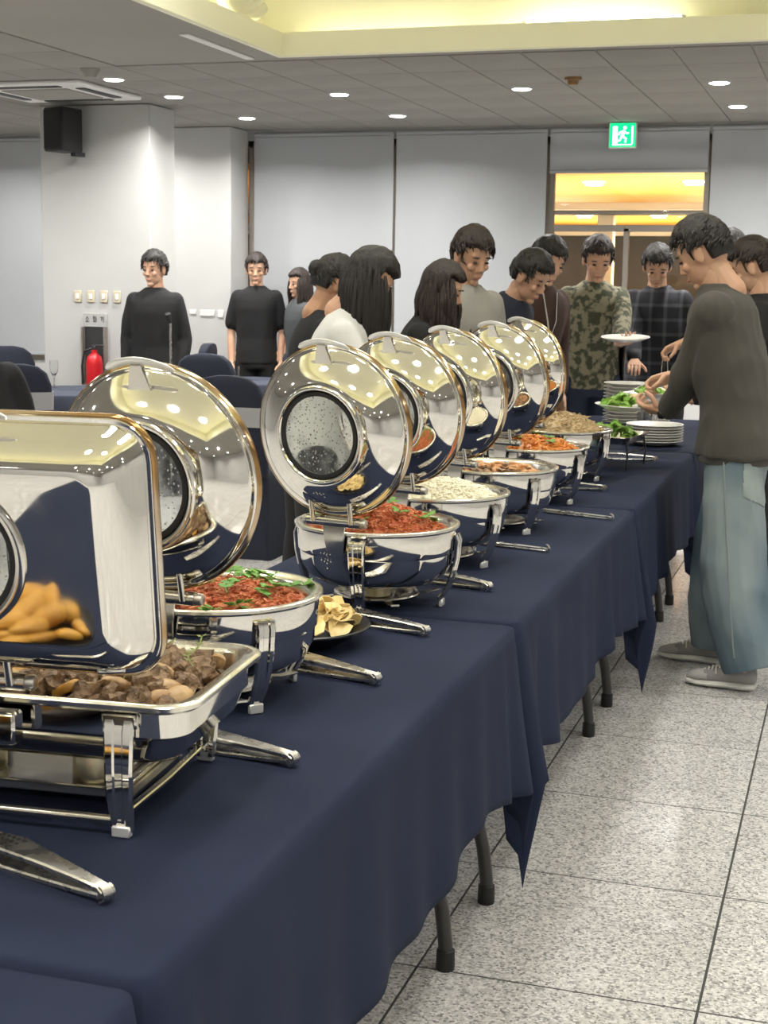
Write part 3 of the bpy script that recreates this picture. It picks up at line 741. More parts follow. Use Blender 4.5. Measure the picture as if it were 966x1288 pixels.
for sy in (-1, 1):
    for sx in (-1, 1):
        lg = strap_leg([(sx*.178, sy*.166, .172), (sx*.178, sy*.174, .150), (sx*.178, sy*.176, .10), (sx*.178, sy*.174, .055), (sx*.178, sy*.166, .026), (sx*.178, sy*.164, .008)], (1, 0, 0), .046, .032).build('leg', 'chrome', t)
        MB().box((sx*.178, sy*.167, .008), (.027, .012, .016), bev=.002).build('foot', 'foot', lg)
        MB().box((sx*.178, sy*.168, .163), (.05, .012, .022), bev=.003).build('leg_collar', 'chrome_w', lg)
mb = MB().box((0, 0, .030), (.33, .20, .004)).box((0, -.10, .036), (.33, .006, .014), bev=.001).box((0, .10, .036), (.33, .006, .014), bev=.001)
mb.build('fuel_shelf', 'chrome_w', t)
for sx in (-1, 1):
    MB().bar([(sx*.178, -.164, .030), (sx*.178, 0, .026), (sx*.178, .164, .030)], (1, 0, 0), .012, .007).build('side_rail', 'chrome_w', t)
for sy in (-1, 1): MB().tube([(-.178, sy*.164, .022), (.178, sy*.164, .022)], .006, 10).build('long_rail', 'chrome_w', t)
for k in range(3): MB().box((.10+.022*k, 0, .036), (.008, .18, .008), bev=.002).build('shelf_rib', 'chrome_w', t)
hp = ob('hinge', HM['hinge_barrel'], t, T(-.015, -.186, .212)); ob('hinge_cap', HM['hinge_cap'], hp); ob('hinge_cap', HM['hinge_cap'], hp, RZ(PI)); ob('hinge_loop', HM['hinge_loop'], hp, RX(R(8)) @ T(0, -.012, 0)); ob('hinge_tab', HM['hinge_tab'], hp)
MB().box((0, -.006, -.062), (.115, .030, .045), bev=.004).build('hinge_box', 'chrome', hp)
LX, LY = .246, .170
lm = lid_matrix(-.186, .222, 7, LY)
mb = MB(); prof = [(LX-.004, LY-.004, .05, -.006), (LX+.002, LY+.002, .055, -.004), (LX+.003, LY+.003, .055, .002), (LX, LY, .052, .005), (LX-.005, LY-.005, .05, .005), (LX-.007, LY-.007, .048, .008), (LX-.012, LY-.012, .045, .030), (LX-.022, LY-.022, .042, .050), (LX-.040, LY-.040, .034, .066), (LX-.052, LY-.052, .028, .072), (LX-.060, LY-.060, .024, .0728)]
rings = rect_loft(mb, prof)
# flat panel with a round window opening
last = rings[-1]; n = len(last); circ = []
for x, y, z in last:
    a = math.atan2(y*1.55, x); circ.append((.094*math.cos(a), .094*math.sin(a), .0728))
mid = [(p[0]*.5+c_[0]*.5, p[1]*.5+c_[1]*.5, .0728) for p, c_ in zip(last, circ)]
mb.loft([last, mid, circ, [(c_[0]*.95, c_[1]*.95, .068) for c_ in circ]], cap=False)
ld = mb.build('lid', 'chrome', t, 35); ld.matrix_local = lm
mb = MB(); rect_loft(mb, [(LX+.001, LY+.001, .055, -.010), (LX+.006, LY+.006, .058, -.006), (LX+.0065, LY+.0065, .058, .001), (LX+.003, LY+.003, .055, .0045), (LX-.003, LY-.003, .05, .003), (LX-.004, LY-.004, .05, -.008)]); mb.build('rim_band', 'rimbrown', ld, 60)
MB().lathe([(.100, .0725), (.100, .0755), (.096, .0785), (.091, .0785), (.087, .076), (.0865, .070)], 72).build('window_ring', 'chrome_w', ld)
MB().lathe([(.0865, .0700), (.0865, .0745), (.081, .0745), (.078, .0735), (.078, .0670)], 64).build('gasket', 'gasket', ld)
MB().lathe([(0, .0715), (.080, .0715), (.080, .0685), (0, .0685)], 56).build('lid_window', 'lidglass', ld)
p = [((-1+k/6)*.075, .188-.012*(-1+k/6)**2, .045) for k in range(13)]
MB().tube(p, [.0035]+[.0085]*11+[.0035], 12, sq=.55).build('lid_handle', 'foot', ld)
MB().bar([(.155, -.172, .004), (.165, -.165, .018), (.185, -.160, .024), (.20, -.159, .022)], (0, .3, 1), [.012, .014, .014, .010], .009).build('lid_stop', 'chrome', ld)
for k, x in enumerate((-.10, .105)):
    f = thing('fuel_can', ['gold fuel can at left under the beef chafing dish', 'pale gold fuel can showing under the beef chafing dish'][k], 'fuel can', (RC[0]+x, RC[1]-.045, TOP+.0325), 0, 'fuel cans under the chafing dishes')
    mb = MB(); mb.v = [p_.copy() for p_ in can_me.v]; mb.f = list(can_me.f); mb.build('can', 'fuel', f)
RCM = T(RC[0], RC[1], TOP) @ RZ(R(RC[2]))
# ------------------------------------------------------------------ food
def rocky(seed, rad, amp=.28, fr=1.7, u=12, v=8):
    def fn(d):
        p = d*fr + Vector((seed*3.1, seed*1.7, seed))
        return 1 + amp*noise.noise(p) + amp*.5*noise.noise(p*2.3)
    return MB().ell((0, 0, 0), rad, u=u, v=v, fn=fn)
def rand_rot(): return RZ(random.uniform(0, 6.28)) @ RX(random.uniform(-.7, .7)) @ RY(random.uniform(-.7, .7))
def put(name, me, mtx, label, cat, group):
    o = ob(name, me, None, mtx); return tag(o, label, cat, group)
beef_m = [rocky(k, (.0185+.002*(k % 3), .0165, .0145), .62, 1.6).mesh('beef_chunk', 'beef' if k % 2 else 'beef2', 30) for k in range(6)]
def mush_mesh(k):
    return MB().ell((0, 0, 0), (.024, .016, .012), u=16, v=10, fn=lambda d: (1.0 + .1*noise.noise(d*2+Vector((k, 0, 0))))*(1 if d.z > -.2 else .82)).mesh('mushroom', 'mush', 60)
mush_m = [mush_mesh(k) for k in range(3)]
carrot_m = MB().box((0, 0, 0), (.045, .022, .014), bev=.006, seg=2).mesh('vegetable_slice', 'carrot', 60)
o = MB(); rect_loft(o, [(.243, .143, .045, .158), (.1, .05, .03, .168), (.001, .001, .0005, .17)]); g_ = o.build('gravy', 'gravy')
g_.matrix_world = RCM; tag(g_, 'dark brown gravy under the beef chunks', 'gravy', kind='stuff')
rnd = random.Random(4); pts = []
def hgt(x, y): return .166 + .030*max(0, 1-(x/.26)**2)*max(0, 1-(y/.17)**2) + .008*noise.noise(Vector((x*14, y*14, 3)))
tries = 0
while len(pts) < 150 and tries < 6000:
    tries += 1
    x = rnd.uniform(-.225, .225); y = rnd.uniform(-.126, .126)
    if all((x-a)**2+(y-b)**2 > .0215**2 for a, b in pts): pts.append((x, y))
for q, (x, y) in enumerate(pts):
    z = hgt(x, y) + rnd.uniform(0, .006)
    mt = RCM @ T(x, y, z) @ rand_rot()
    r_ = rnd.random()
    if r_ < .76: put('beef_chunk', beef_m[q % 6], mt @ Matrix.Scale(rnd.uniform(.85, 1.2), 4), 'chunk of dark braised beef heaped in the rectangular chafing dish', 'beef chunk', 'beef chunks in the rectangular chafing dish')
    elif r_ < .94: put('mushroom', mush_m[q % 3], mt @ Matrix.Scale(rnd.uniform(.9, 1.25), 4), 'tan mushroom half among the beef chunks', 'mushroom', 'mushrooms among the beef')
    else: put('vegetable_slice', carrot_m, mt, 'golden vegetable slice among the beef chunks', 'vegetable', 'golden vegetables among the beef')
def thyme_mesh(k):
    rr_ = random.Random(k); mb = MB(); L_ = .085
    path = [(L_*(i/6-.5), .01*math.sin(i*.8+k), .004*math.sin(i*1.1)) for i in range(7)]
    mb.tube(path, .0011, 5)
    for i in range(1, 7):
        for sg in (-1, 1):
            c = Vector(path[i]); d = Vector((.4, sg, rr_.uniform(-.2, .6))).normalized()*.009; nn = Vector((d.y, -d.x, .002)).normalized()*.0022
            mb.add([c, c+d*.5+nn, c+d, c+d*.5-nn, c+d*.5+Vector((0, 0, .0012)), c+d*.5-Vector((0, 0, .0012))], [(0, 1, 4), (1, 2, 4), (2, 3, 4), (3, 0, 4), (1, 0, 5), (2, 1, 5), (3, 2, 5), (0, 3, 5)])
    return mb.mesh('thyme_sprig', 'thyme', 30)
thy = [thyme_mesh(k) for k in range(2)]
for k, (x, y, a, tl) in enumerate(((.07, -.09, .9, -.35), (.165, -.05, 1.2, -.5), (.135, .03, .3, -.2), (-.06, .02, 2.0, .1), (.20, .06, 1.9, -.3), (-.17, -.06, .4, .1))):
    put('thyme_sprig', thy[k % 2], RCM @ T(x, y, hgt(x, y)+.026) @ RZ(a) @ RY(tl), 'thin pale green thyme sprig lying on the beef chunks', 'herb', 'thyme sprigs on the beef')

def heap(name, cx, cy, rad, h, m_, label, cat, seed, amp=.008, fr=40, z0=.160, nr=26, na=72, extra=None, sl=None):
    mb = MB(); rings = []
    for j in range(nr+1):
        r_ = rad*(1-j/nr)
        ring = []
        for k in range(na):
            a = 2*PI*k/na; x = r_*math.cos(a); y = r_*math.sin(a); u = r_/rad
            z = z0 + h*(1-u**2.2) + amp*(noise.noise(Vector((x*fr, y*fr, seed))) + .6*noise.noise(Vector((x*fr*2.3, y*fr*2.3, seed+5))))*(1 if u < .98 else .3)
            ring.append((x, y, z))
        rings.append(ring)
    mb.loft(rings, cap=False)
    def zz(x, y):
        u = min(1, math.hypot(x, y)/rad)
        return z0 + h*(1-u**2.2) + amp*noise.noise(Vector((x*fr, y*fr, seed)))
    if extra: extra(mb, zz, rad, random.Random(seed))
    o = mb.build(name, m_, None, 60, merge=False); o.location = (cx, cy, TOP)
    tag(o, label, cat, kind='stuff'); return zz
def shreds(n, ln, r_, curl=1.0, seg=4):
    def fn(mb, zz, rad, rn):
        for _ in range(n):
            q = rad*.97*math.sqrt(rn.random()); a = rn.uniform(0, 6.28); x, y = q*math.cos(a), q*math.sin(a)
            d = rn.uniform(0, 6.28); z = zz(x, y) + rn.uniform(-.001, .004); L_ = ln*rn.uniform(.6, 1.3); p = []
            dz = rn.uniform(-.25, .35)
            for i in range(4):
                s_ = (i/3-.5)*L_; d2 = d + curl*(i/3-.5)
                p.append((x+s_*math.cos(d2), y+s_*math.sin(d2), z + dz*s_ + .002*math.sin(i*2.2)))
            mb.tube(p, [r_*.7, r_, r_, r_*.6], seg)
    return fn
def grains(n, rg, flat_=.8):
    def fn(mb, zz, rad, rn):
        for _ in range(n):
            q = rad*.97*math.sqrt(rn.random()); a = rn.uniform(0, 6.28); x, y = q*math.cos(a), q*math.sin(a)
            mb.ell((0, 0, 0), (rg*1.3, rg, rg*flat_), T(x, y, zz(x, y)+rn.uniform(0, rg)) @ RZ(rn.uniform(0, 6)) @ RX(rn.uniform(-1, 1)), u=6, v=4)
    return fn
(c2, c3, c4_, c5, c6, c7) = [(c_[0], c_[1]) for c_ in CH]
z2 = heap('shredded_meat', *c2, .160, .034, 'shred', 'red shredded meat in sauce filling the nearest round chafing dish', 'shredded meat', 1, .012, 34, .166, extra=shreds(900, .030, .0030))
z3 = heap('shredded_meat', *c3, .158, .058, 'shred', 'mound of red shredded meat in the dish by the chip plate', 'shredded meat', 2, .013, 30, .168, extra=shreds(800, .024, .0034))
z4 = heap('white_grains', *c4_, .164, .050, 'rice', 'heap of white grains in the third round chafing dish', 'grain', 3, .006, 40, .170, extra=grains(1500, .0042))
z5 = heap('stir_fry', *c5, .155, .030, 'stirb', 'stir-fried orange seafood and brown mushrooms in the fourth round chafing dish', 'stir-fry', 4, .010, 34, .158, extra=shreds(160, .03, .0055, 1.8))
z6 = heap('sauced_pasta', *c6, .160, .048, 'penne', 'heap of orange-red sauced pasta in the fifth round chafing dish', 'pasta', 5, .008, 34, .170, extra=shreds(420, .032, .0042, .8, 6))
z7 = heap('fried_noodles', *c7, .165, .080, 'noodle', 'tall heap of pale fried noodles in the farthest chafing dish', 'noodles', 6, .012, 30, .168, extra=shreds(700, .04, .0026, 1.6))
sh_m = MB().tube([(.016*math.cos(a), .016*math.sin(a), 0) for a in [k*.5 for k in range(8)]], [.006, .0075, .008, .0075, .007, .006, .0045, .003], 8).mesh('shrimp', 'stir', 60)
rn = random.Random(9)
for k in range(34):
    q = .14*math.sqrt(rn.random()); a = rn.uniform(0, 6.28); x, y = q*math.cos(a), q*math.sin(a)
    put('shrimp', sh_m, T(c5[0]+x, c5[1]+y, TOP+z5(x, y)+.006) @ RZ(rn.uniform(0, 6)) @ RX(rn.uniform(-.5, .5)), 'small curled orange shrimp in the stir-fry chafing dish', 'shrimp', 'shrimp in the stir-fry')
# leafy herb sprigs
def leaf(mb, c, d, ln, wd, upv=(0, 0, 1)):
    d = Vector(d).normalized(); s_ = d.cross(Vector(upv)).normalized(); u_ = s_.cross(d); c = Vector(c)
    pts_ = [(0, 0, 0), (.3, .5, .1), (.5, .3, .14), (.62, .55, .12), (.8, .25, .12), (1, 0, .02), (.8, -.25, .12), (.62, -.55, .12), (.5, -.3, .14), (.3, -.5, .1)]
    top = [c + d*a*ln + s_*b*wd + u_*e*ln*.6 for a, b, e in pts_]; n = len(top)
    ctr = c + d*.5*ln + u_*.13*ln*.6; low = [p - u_*.0009 for p in top]; cl = ctr - u_*.0009
    vs = top+[ctr]+low+[cl]; fs = []
    for k in range(n):
        k2 = (k+1) % n; fs += [(k, k2, n), (n+1+k2, n+1+k, 2*n+1), (k, n+1+k, n+1+k2, k2)]
    mb.add(vs, fs)
def sprig(k, big=1.0):
    rr_ = random.Random(k+40); mb = MB()
    p = [(-.03*big, 0, 0), (-.01*big, .004, .006), (.01*big, 0, .008), (.028*big, -.003, .006)]
    mb.tube(p, .0011, 5)
    for i, c in enumerate(p[1:]):
        for sg in (-1, 0, 1):
            if sg == 0 and i < 2: continue
            d = (rr_.uniform(.4, 1), sg*rr_.uniform(.7, 1.2), rr_.uniform(.1, .5)); leaf(mb, c, d, .020*big, .018*big)
    return mb.mesh('herb_sprig', 'herb', 30)
sp_m = [sprig(k) for k in range(4)]; lf_m = []
for k in range(2):
    mb = MB(); leaf(mb, (0, 0, 0), (1, 0, .2), .028, .02); leaf(mb, (0, 0, 0), (-.4, 1, .3), .024, .018); leaf(mb, (0, 0, 0), (-.2, -1, .3), .022, .016); lf_m.append(mb.mesh('basil_leaf', 'herb', 30))
def scatter(me_l, cxy, zf, n, rad, name, lab, grp, seed, sc=1.0):
    rn = random.Random(seed); got = []
    while len(got) < n:
        q = rad*math.sqrt(rn.random()); a = rn.uniform(0, 6.28); x, y = q*math.cos(a), q*math.sin(a)
        if any((x-e)**2+(y-f_)**2 < (rad*.28)**2 for e, f_ in got): 
            if rn.random() < .97: continue
        got.append((x, y))
        put(name, me_l[len(got) % len(me_l)], T(cxy[0]+x, cxy[1]+y, TOP+zf(x, y)+.010) @ RZ(rn.uniform(0, 6)) @ RX(rn.uniform(-.3, .3)) @ Matrix.Scale(sc*rn.uniform(.9, 1.2), 4), lab, 'herb', grp)
scatter(sp_m, c2, z2, 26, .150, 'cilantro_sprig', 'green cilantro sprig on the red meat in the nearest round chafing dish', 'cilantro on the nearest red meat', 3, .85)
scatter(lf_m, c3, z3, 15, .140, 'basil_leaf', 'green leaf cluster on the red meat mound by the chips', 'green leaves on the second red meat', 5)
scatter(lf_m, c6, z6, 7, .12, 'parsley_leaf', 'green leaf cluster on the orange-red pasta', 'green leaves on the pasta', 8, 1.1)

# chips on the black plate
BP = (-1.075, 2.80)
t = thing('serving_plate', 'shallow black round plate holding tortilla chips', 'plate', (BP[0], BP[1], TOP), 0)
MB().lathe([(0, .010), (.06, .010), (.085, .014), (.118, .034), (.142, .044), (.146, .042), (.146, .039), (.122, .028), (.09, .006), (.07, 0), (0, 0)], 56).build('dish', 'blackplate', t)
MB().lathe([(.060, -.0005), (.070, -.0005), (.070, .004), (.060, .004), (.060, -.0005)], 40).build('foot_ring', 'blackplate', t)
def chip_mesh(k):
    mb = MB(); n = 12; cu = (.35, .5, .7)[k % 3]; rr_ = .030
    def pt(x, y, o_): return (x, y, cu*(x*x)/rr_ - .25*y*y/rr_ + .0025*noise.noise(Vector((x*70, y*70, k))) + o_)
    outl = [(rr_*math.cos(2*PI*i/n)*(1+.16*math.cos(3*2*PI*i/n+k)), rr_*math.sin(2*PI*i/n)*(1+.16*math.cos(3*2*PI*i/n+k))) for i in range(n)]
    top = [pt(x, y, .0011) for x, y in outl]+[pt(x*.5, y*.5, .0011) for x, y in outl]+[pt(0, 0, .0011)]
    bot = [pt(x, y, -.0011) for x, y in outl]+[pt(x*.5, y*.5, -.0011) for x, y in outl]+[pt(0, 0, -.0011)]
    o_ = 2*n+1; fs = []
    for i in range(n):
        j = (i+1) % n
        fs += [(i, j, n+j, n+i), (n+i, n+j, 2*n), (o_+j, o_+i, o_+n+i, o_+n+j), (o_+n+j, o_+n+i, o_+2*n), (i, o_+i, o_+j, j)]
    mb.add(top+bot, fs); return mb.mesh('tortilla_chip', 'chip', 50)
cm = [chip_mesh(k) for k in range(4)]; rn = random.Random(2)
for k in range(84):
    q = .098*math.sqrt(rn.random()); a = rn.uniform(0, 6.28); x, y = q*math.cos(a), q*math.sin(a)
    z = .032 + .058*(1-(q/.13)**2)*rn.uniform(.55, 1.05)
    put('tortilla_chip', cm[k % 4], T(BP[0]+x, BP[1]+y, TOP+z) @ RZ(rn.uniform(0, 6)) @ RX(rn.uniform(-.9, .9)) @ RY(rn.uniform(-.7, .7)) @ Matrix.Scale(rn.uniform(.7, 1.0), 4), 'golden tortilla chip heaped on the black plate', 'chip', 'tortilla chips on the black plate')
# golden rolls on the near table, mirrored in the rectangular lid
t = thing('serving_plate', 'black oval plate of golden rolls seen mirrored in the rectangular lid', 'plate', (-1.22, 1.10, TOP), R(10))
MB().lathe([(0, .008), (.12, .008), (.15, .02), (.165, .03), (.168, .027), (.155, .012), (.12, 0), (0, 0)], 48, sx=1.15).build('dish', 'blackplate', t)
rl = MB().ell((0, 0, 0), (.042, .023, .022), u=18, v=12, fn=lambda d: 1+.03*math.sin(d.x*22)*(d.z > 0)).mesh('bread_roll', 'roll', 60)
rn = random.Random(3); rp = []
for k in range(20):
    lay = 0 if k < 12 else 1
    for _ in range(200):
        q = (.135 if lay == 0 else .08)*math.sqrt(rn.random()); a = rn.uniform(0, 6.28); x, y = q*1.1*math.cos(a), q*math.sin(a)
        if all((x-e)**2+(y-f_)**2 > .047**2 or l_ != lay for e, f_, l_ in rp): break
    rp.append((x, y, lay))
    put('bread_roll', rl, T(-1.22+x, 1.10+y, TOP+.034+lay*.036) @ RZ(rn.uniform(0, 6)) @ RX(rn.uniform(-.3, .3)), 'golden roll on the plate mirrored in the rectangular lid', 'roll', 'golden rolls mirrored in the lid')

# ------------------------------------------------------------------ tongs
def tongs(x, y, ang, label, ln=.25, slim=False):
    # bow end at (x,y); the arms run in direction ang
    t = thing('serving_tongs', label, 'tongs', (x, y, TOP+.001), ang, 'serving tongs on the buffet')
    w_ = .018 if not slim else .010
    for sg, nm in ((1, 'upper'), (-1, 'lower')):
        zb = .0125 + sg*.0047
        p = [(0, 0, .0125), (.008, 0, .0125+sg*.005), (.05, 0, zb+sg*.003), (.12, 0, zb+sg*.006), (.18, 0, .0125+sg*.012), (ln, 0, .0125+sg*.008)]
        ws = [w_, w_, w_*1.3, w_*1.9, w_*2.6, w_*2.0]
        if slim: p = [(a, b, .007+sg*(.0035 if i else .002)) for i, (a, b, c_) in enumerate(p)]
        if sg < 0: ws = [q*.92 for q in ws]
        a_ = MB().bar(p, (0, 1, 0), ws, .0022 if slim else .0085).build('arm', 'brush', t)
        if not slim and sg > 0:
            mb = MB()
            for i in range(5):
                for j in range(3): mb.lathe([(0, .0014), (.0026, .0014), (.0026, -.0006), (0, -.0006)], 8, T(.175+i*.010, (j-1)*.011, .0285))
            o_ = mb.build('perforations', 'gasket', a_); o_['kind'] = 'stuff'
    MB().lathe([(.0085, -w_/2), (.011, -w_/2), (.011, w_/2), (.0085, w_/2), (.0085, -w_/2)], 20, T(0.004, 0, .0115 if not slim else .0105) @ RX(PI/2), a0=PI/2, a1=1.5*PI).build('bow', 'brush', t)
    return t
def tg(x, y, x2, y2, label, **k): return tongs(x, y, math.atan2(y2-y, x2-x), label, **k)
tg(-.828, 1.505, -1.07, 1.60, 'steel serving tongs lying in front of the rectangular chafing dish')
tg(-.800, 2.055, -1.02, 2.10, 'steel serving tongs beside the rectangular chafing dish, handle out')
tg(-.825, 2.545, -1.05, 2.62, 'steel serving tongs behind the nearest round chafing dish')
tg(-.845, 2.945, -1.06, 3.02, 'steel serving tongs in front of the second round dish, by the chips')
tg(-.830, 3.445, -1.04, 3.53, 'steel perforated tongs between the second and third round dishes')
tg(-.803, 4.02, -1.02, 4.08, 'slim steel tongs beside the white grain dish', slim=True)
tg(-.725, 4.655, -.97, 4.74, 'slim steel tongs behind the stir-fry dish', slim=True)
tg(-.855, 5.31, -1.06, 5.33, 'steel serving tongs beside the pasta dish')
tg(-.80, 6.30, -1.0, 6.32, 'steel serving tongs beyond the noodle dish')
# ------------------------------------------------------------------ people
def limb(mb, pts, rad, seg=14, sq=1.0):
    mb.tube(pts, rad, seg, sq=sq)
    for p, r_ in zip(pts, rad): mb.ell(p, (r_, r_, r_), u=12, v=8)
def head_mesh():
    mb = MB()
    mb.ell((0, -.010, .022), (.075, .093, .102), u=28, v=20)
    mb.ell((0, .016, -.040), (.057, .066, .074), u=24, v=16)
    mb.ell((0, .058, -.098), (.024, .022, .018)); mb.ell((0, .060, .036), (.052, .022, .016))
    mb.loft([[(-.007, .076, .030), (.007, .076, .030), (.004, .070, .04), (-.004, .070, .04)], [(-.011, .094, -.004), (.011, .094, -.004), (.008, .085, .01), (-.008, .085, .01)], [(-.014, .104, -.030), (.014, .104, -.030), (.010, .070, -.014), (-.010, .070, -.014)], [(-.016, .084, -.040), (.016, .084, -.040), (.012, .06, -.02), (-.012, .06, -.02)]])
    mb.ell((0, .078, -.060), (.022, .010, .006)); mb.ell((0, .076, -.071), (.019, .010, .006))
    for sx in (-1, 1):
        mb.ell((sx*.036, .062, -.022), (.022, .018, .018))
        mb.ell((sx*.078, -.006, -.006), (.010, .020, .032)); mb.ell((sx*.084, -.012, .008), (.006, .016, .018))
    limb(mb, [(0, -.022, -.04), (0, -.030, -.11), (0, -.040, -.17)], [.050, .049, .056])
    return vox(mb, .0042, 4)
HEAD = head_mesh()
def hand_mesh(curl, spread=.06, thumb=.5):
    mb = MB()
    mb.loft([[(x_*w_, y_, z_*t_) for x_, z_ in ((-1, 0), (-.8, .8), (-.3, 1), (.3, 1), (.8, .8), (1, 0), (.8, -.8), (.3, -1), (-.3, -1), (-.8, -.8))] for y_, w_, t_ in ((-.03, .024, .020), (0, .026, .019), (.03, .036, .017), (.065, .042, .014), (.092, .041, .011))])
    for k, (bx, ln) in enumerate(((.032, .068), (.011, .077), (-.011, .071), (-.031, .055))):
        p = Vector((bx, .088, 0)); pts_ = [Vector((bx*.9, .06, 0)), p]; a = curl*.6; sp_ = bx*spread*22
        for seg_, fr in ((.45, 1.0), (.31, 1.15), (.24, .8)):
            d = Vector((math.sin(sp_*.12)*math.cos(a), math.cos(a), -math.sin(a))); p = p + d*ln*seg_; pts_.append(p); a += curl*fr
        limb(mb, pts_, [.009, .0092, .0086, .0078, .0064], 10)
    a = thumb
    limb(mb, [(.018, .012, -.004), (.036, .036, -.010), (.036+.030*math.cos(a), .060, -.012-.030*math.sin(a)), (.036+.040*math.cos(a), .084, -.016-.040*math.sin(a))], [.014, .0115, .0098, .0078], 10)
    return vox(mb, .0030, 2)
HANDS = {'grip': hand_mesh(.75, .03, 1.1), 'relax': hand_mesh(.34), 'pinch': hand_mesh(.95, .02, 1.25)}
def wrinkle(me, amp, fr, seed, zs=1.0, big=0, ridge=0):
    nn = [v.normal.copy() for v in me.vertices]
    for v, n_ in zip(me.vertices, nn):
        p = v.co*fr; q = Vector((p.x, p.y, p.z*zs))+Vector((seed, seed*2, 0))
        d = noise.noise(q) + .5*noise.noise(q*2.1)
        if ridge:
            r1 = Vector((p.x+p.z*.35, p.y+p.z*.25, p.z*.45))*.8 + Vector((seed*3, 0, seed)); d = d*.5 + ridge*(.45-abs(noise.noise(r1))*1.9)
        if big: d += big*noise.noise(v.co*fr*.35+Vector((0, seed, 0)))
        v.co += n_*amp*d
    me.update()
def hair_mesh(style, seed, down=(0, 0, -1)):
    rn = random.Random(seed); mb = MB(); lng = style in ('long', 'wavy')
    def fn_pt(d):
        thick = .020 + .006*noise.noise(d*5+Vector((seed, 0, 0))) + .010*max(0, d.z)
        face = max(0, min(1, (d.y-.30)/.18)) * max(0, min(1, (.50 + .14*noise.noise(Vector((d.x*6, seed, 0))) - d.z)/.12))
        low = max(0, min(1, (-.28-d.z + (0.25 if d.y < -.2 else 0)*-1)/.15))
        ear = max(0, min(1, (.10-d.z)/.12))*max(0, min(1, (.35-abs(d.y-.0))/.1)) if not lng else 0
        k_ = max(face, low, ear*.9)
        return thick*(1-k_) - .022*k_
    vs = []; fs = []; u_, v_ = 56, 36
    for j in range(v_+1):
        t_ = PI*j/v_
        for k in range(u_):
            a = 2*PI*k/u_; d = Vector((math.sin(t_)*math.cos(a), math.sin(t_)*math.sin(a), math.cos(t_))); e = fn_pt(d)
            vs.append((d.x*(.075+e), -.010+d.y*(.093+e), .022+d.z*(.102+e)))
    for j in range(v_):
        for k in range(u_):
            k2 = (k+1) % u_; fs.append((j*u_+k, (j+1)*u_+k, (j+1)*u_+k2, j*u_+k2))
    mb.add(vs, fs)
    if not lng:                                  # short tufts lying along the scalp
        for _ in range(380):
            z_ = rn.uniform(-.15, 1); a = rn.uniform(0, 6.28); q = math.sqrt(max(0, 1-z_*z_)); d = Vector((q*math.cos(a), q*math.sin(a), z_))
            if d.y > .42 and d.z < .50: continue
            if abs(d.y) < .4 and d.z < .12: continue
            b = Vector((d.x*.088, -.010+d.y*.106, .022+d.z*.118)); fl_ = Vector((d.x*.3+rn.uniform(-.6, .6), .7+rn.uniform(-.5, .5), -.45+rn.uniform(-.3, .3)))
            fl_ = (fl_ - d*fl_.dot(d)).normalized()
            ln = rn.uniform(.025, .045)
            mb.tube([b-d*.006, b+fl_*ln*.4+d*.007, b+fl_*ln+d*rn.uniform(-.004, .006)], [.007, .0055, .0012], 5)
    else:
        L_ = .36 if style == 'wavy' else .30; dn = Vector(down).normalized()
        for _ in range(150):
            a = rn.uniform(R(-215), R(35)); d = Vector((math.cos(a), math.sin(a), 0)); z0 = rn.uniform(-.02, .07)
            b = Vector((d.x*.088, -.012+d.y*.104, z0)); n_ = 9; p = []; ph_ = rn.uniform(0, 6); wa = .012 if style == 'wavy' else .004; ll = L_*rn.uniform(.75, 1.05)
            for i in range(n_):
                u = i/(n_-1); g_ = dn*ll*u; ou = 1+.16*math.sin(PI*min(1, u*1.3))
                p.append((b.x*ou+wa*math.sin(ph_+u*13)*u+g_.x, b.y*ou+wa*math.cos(ph_+u*11)*u+g_.y, b.z+g_.z+wa*.4*math.sin(ph_*2+u*9)))
            mb.tube(p, [.006, .011, .012, .012, .012, .011, .009, .006, .002], 6)
    if style == 'bun': mb.ell((0, -.118, .035), (.040, .036, .040), fn=lambda d: 1+.12*noise.noise(d*6))
    return mb
EYE = MB().ell((0, 0, 0), (.0115, .0085, .0052), u=14, v=10).mesh('eye', 'eye', 60)
IRIS = MB().ell((0, .0085, 0), (.0052, .003, .0055), u=12, v=8).mesh('iris', 'gasket', 60)
BROW = MB().tube([(-.017, -.004, -.002), (0, .003, .002), (.017, -.006, -.001)], [.002, .0035, .002], 6).mesh('eyebrow', 'hair', 60)
LIPS = MB().tube([(-.020, -.006, 0), (-.008, .002, .001), (0, .003, 0), (.008, .002, .001), (.020, -.006, 0)], [.0015, .0045, .0045, .0045, .0015], 8).mesh('lips', 'lip', 60)
def join_into(mb, me, mtx):
    mb.add([v.co for v in me.vertices], [tuple(p.vertices) for p in me.polygons], mtx)
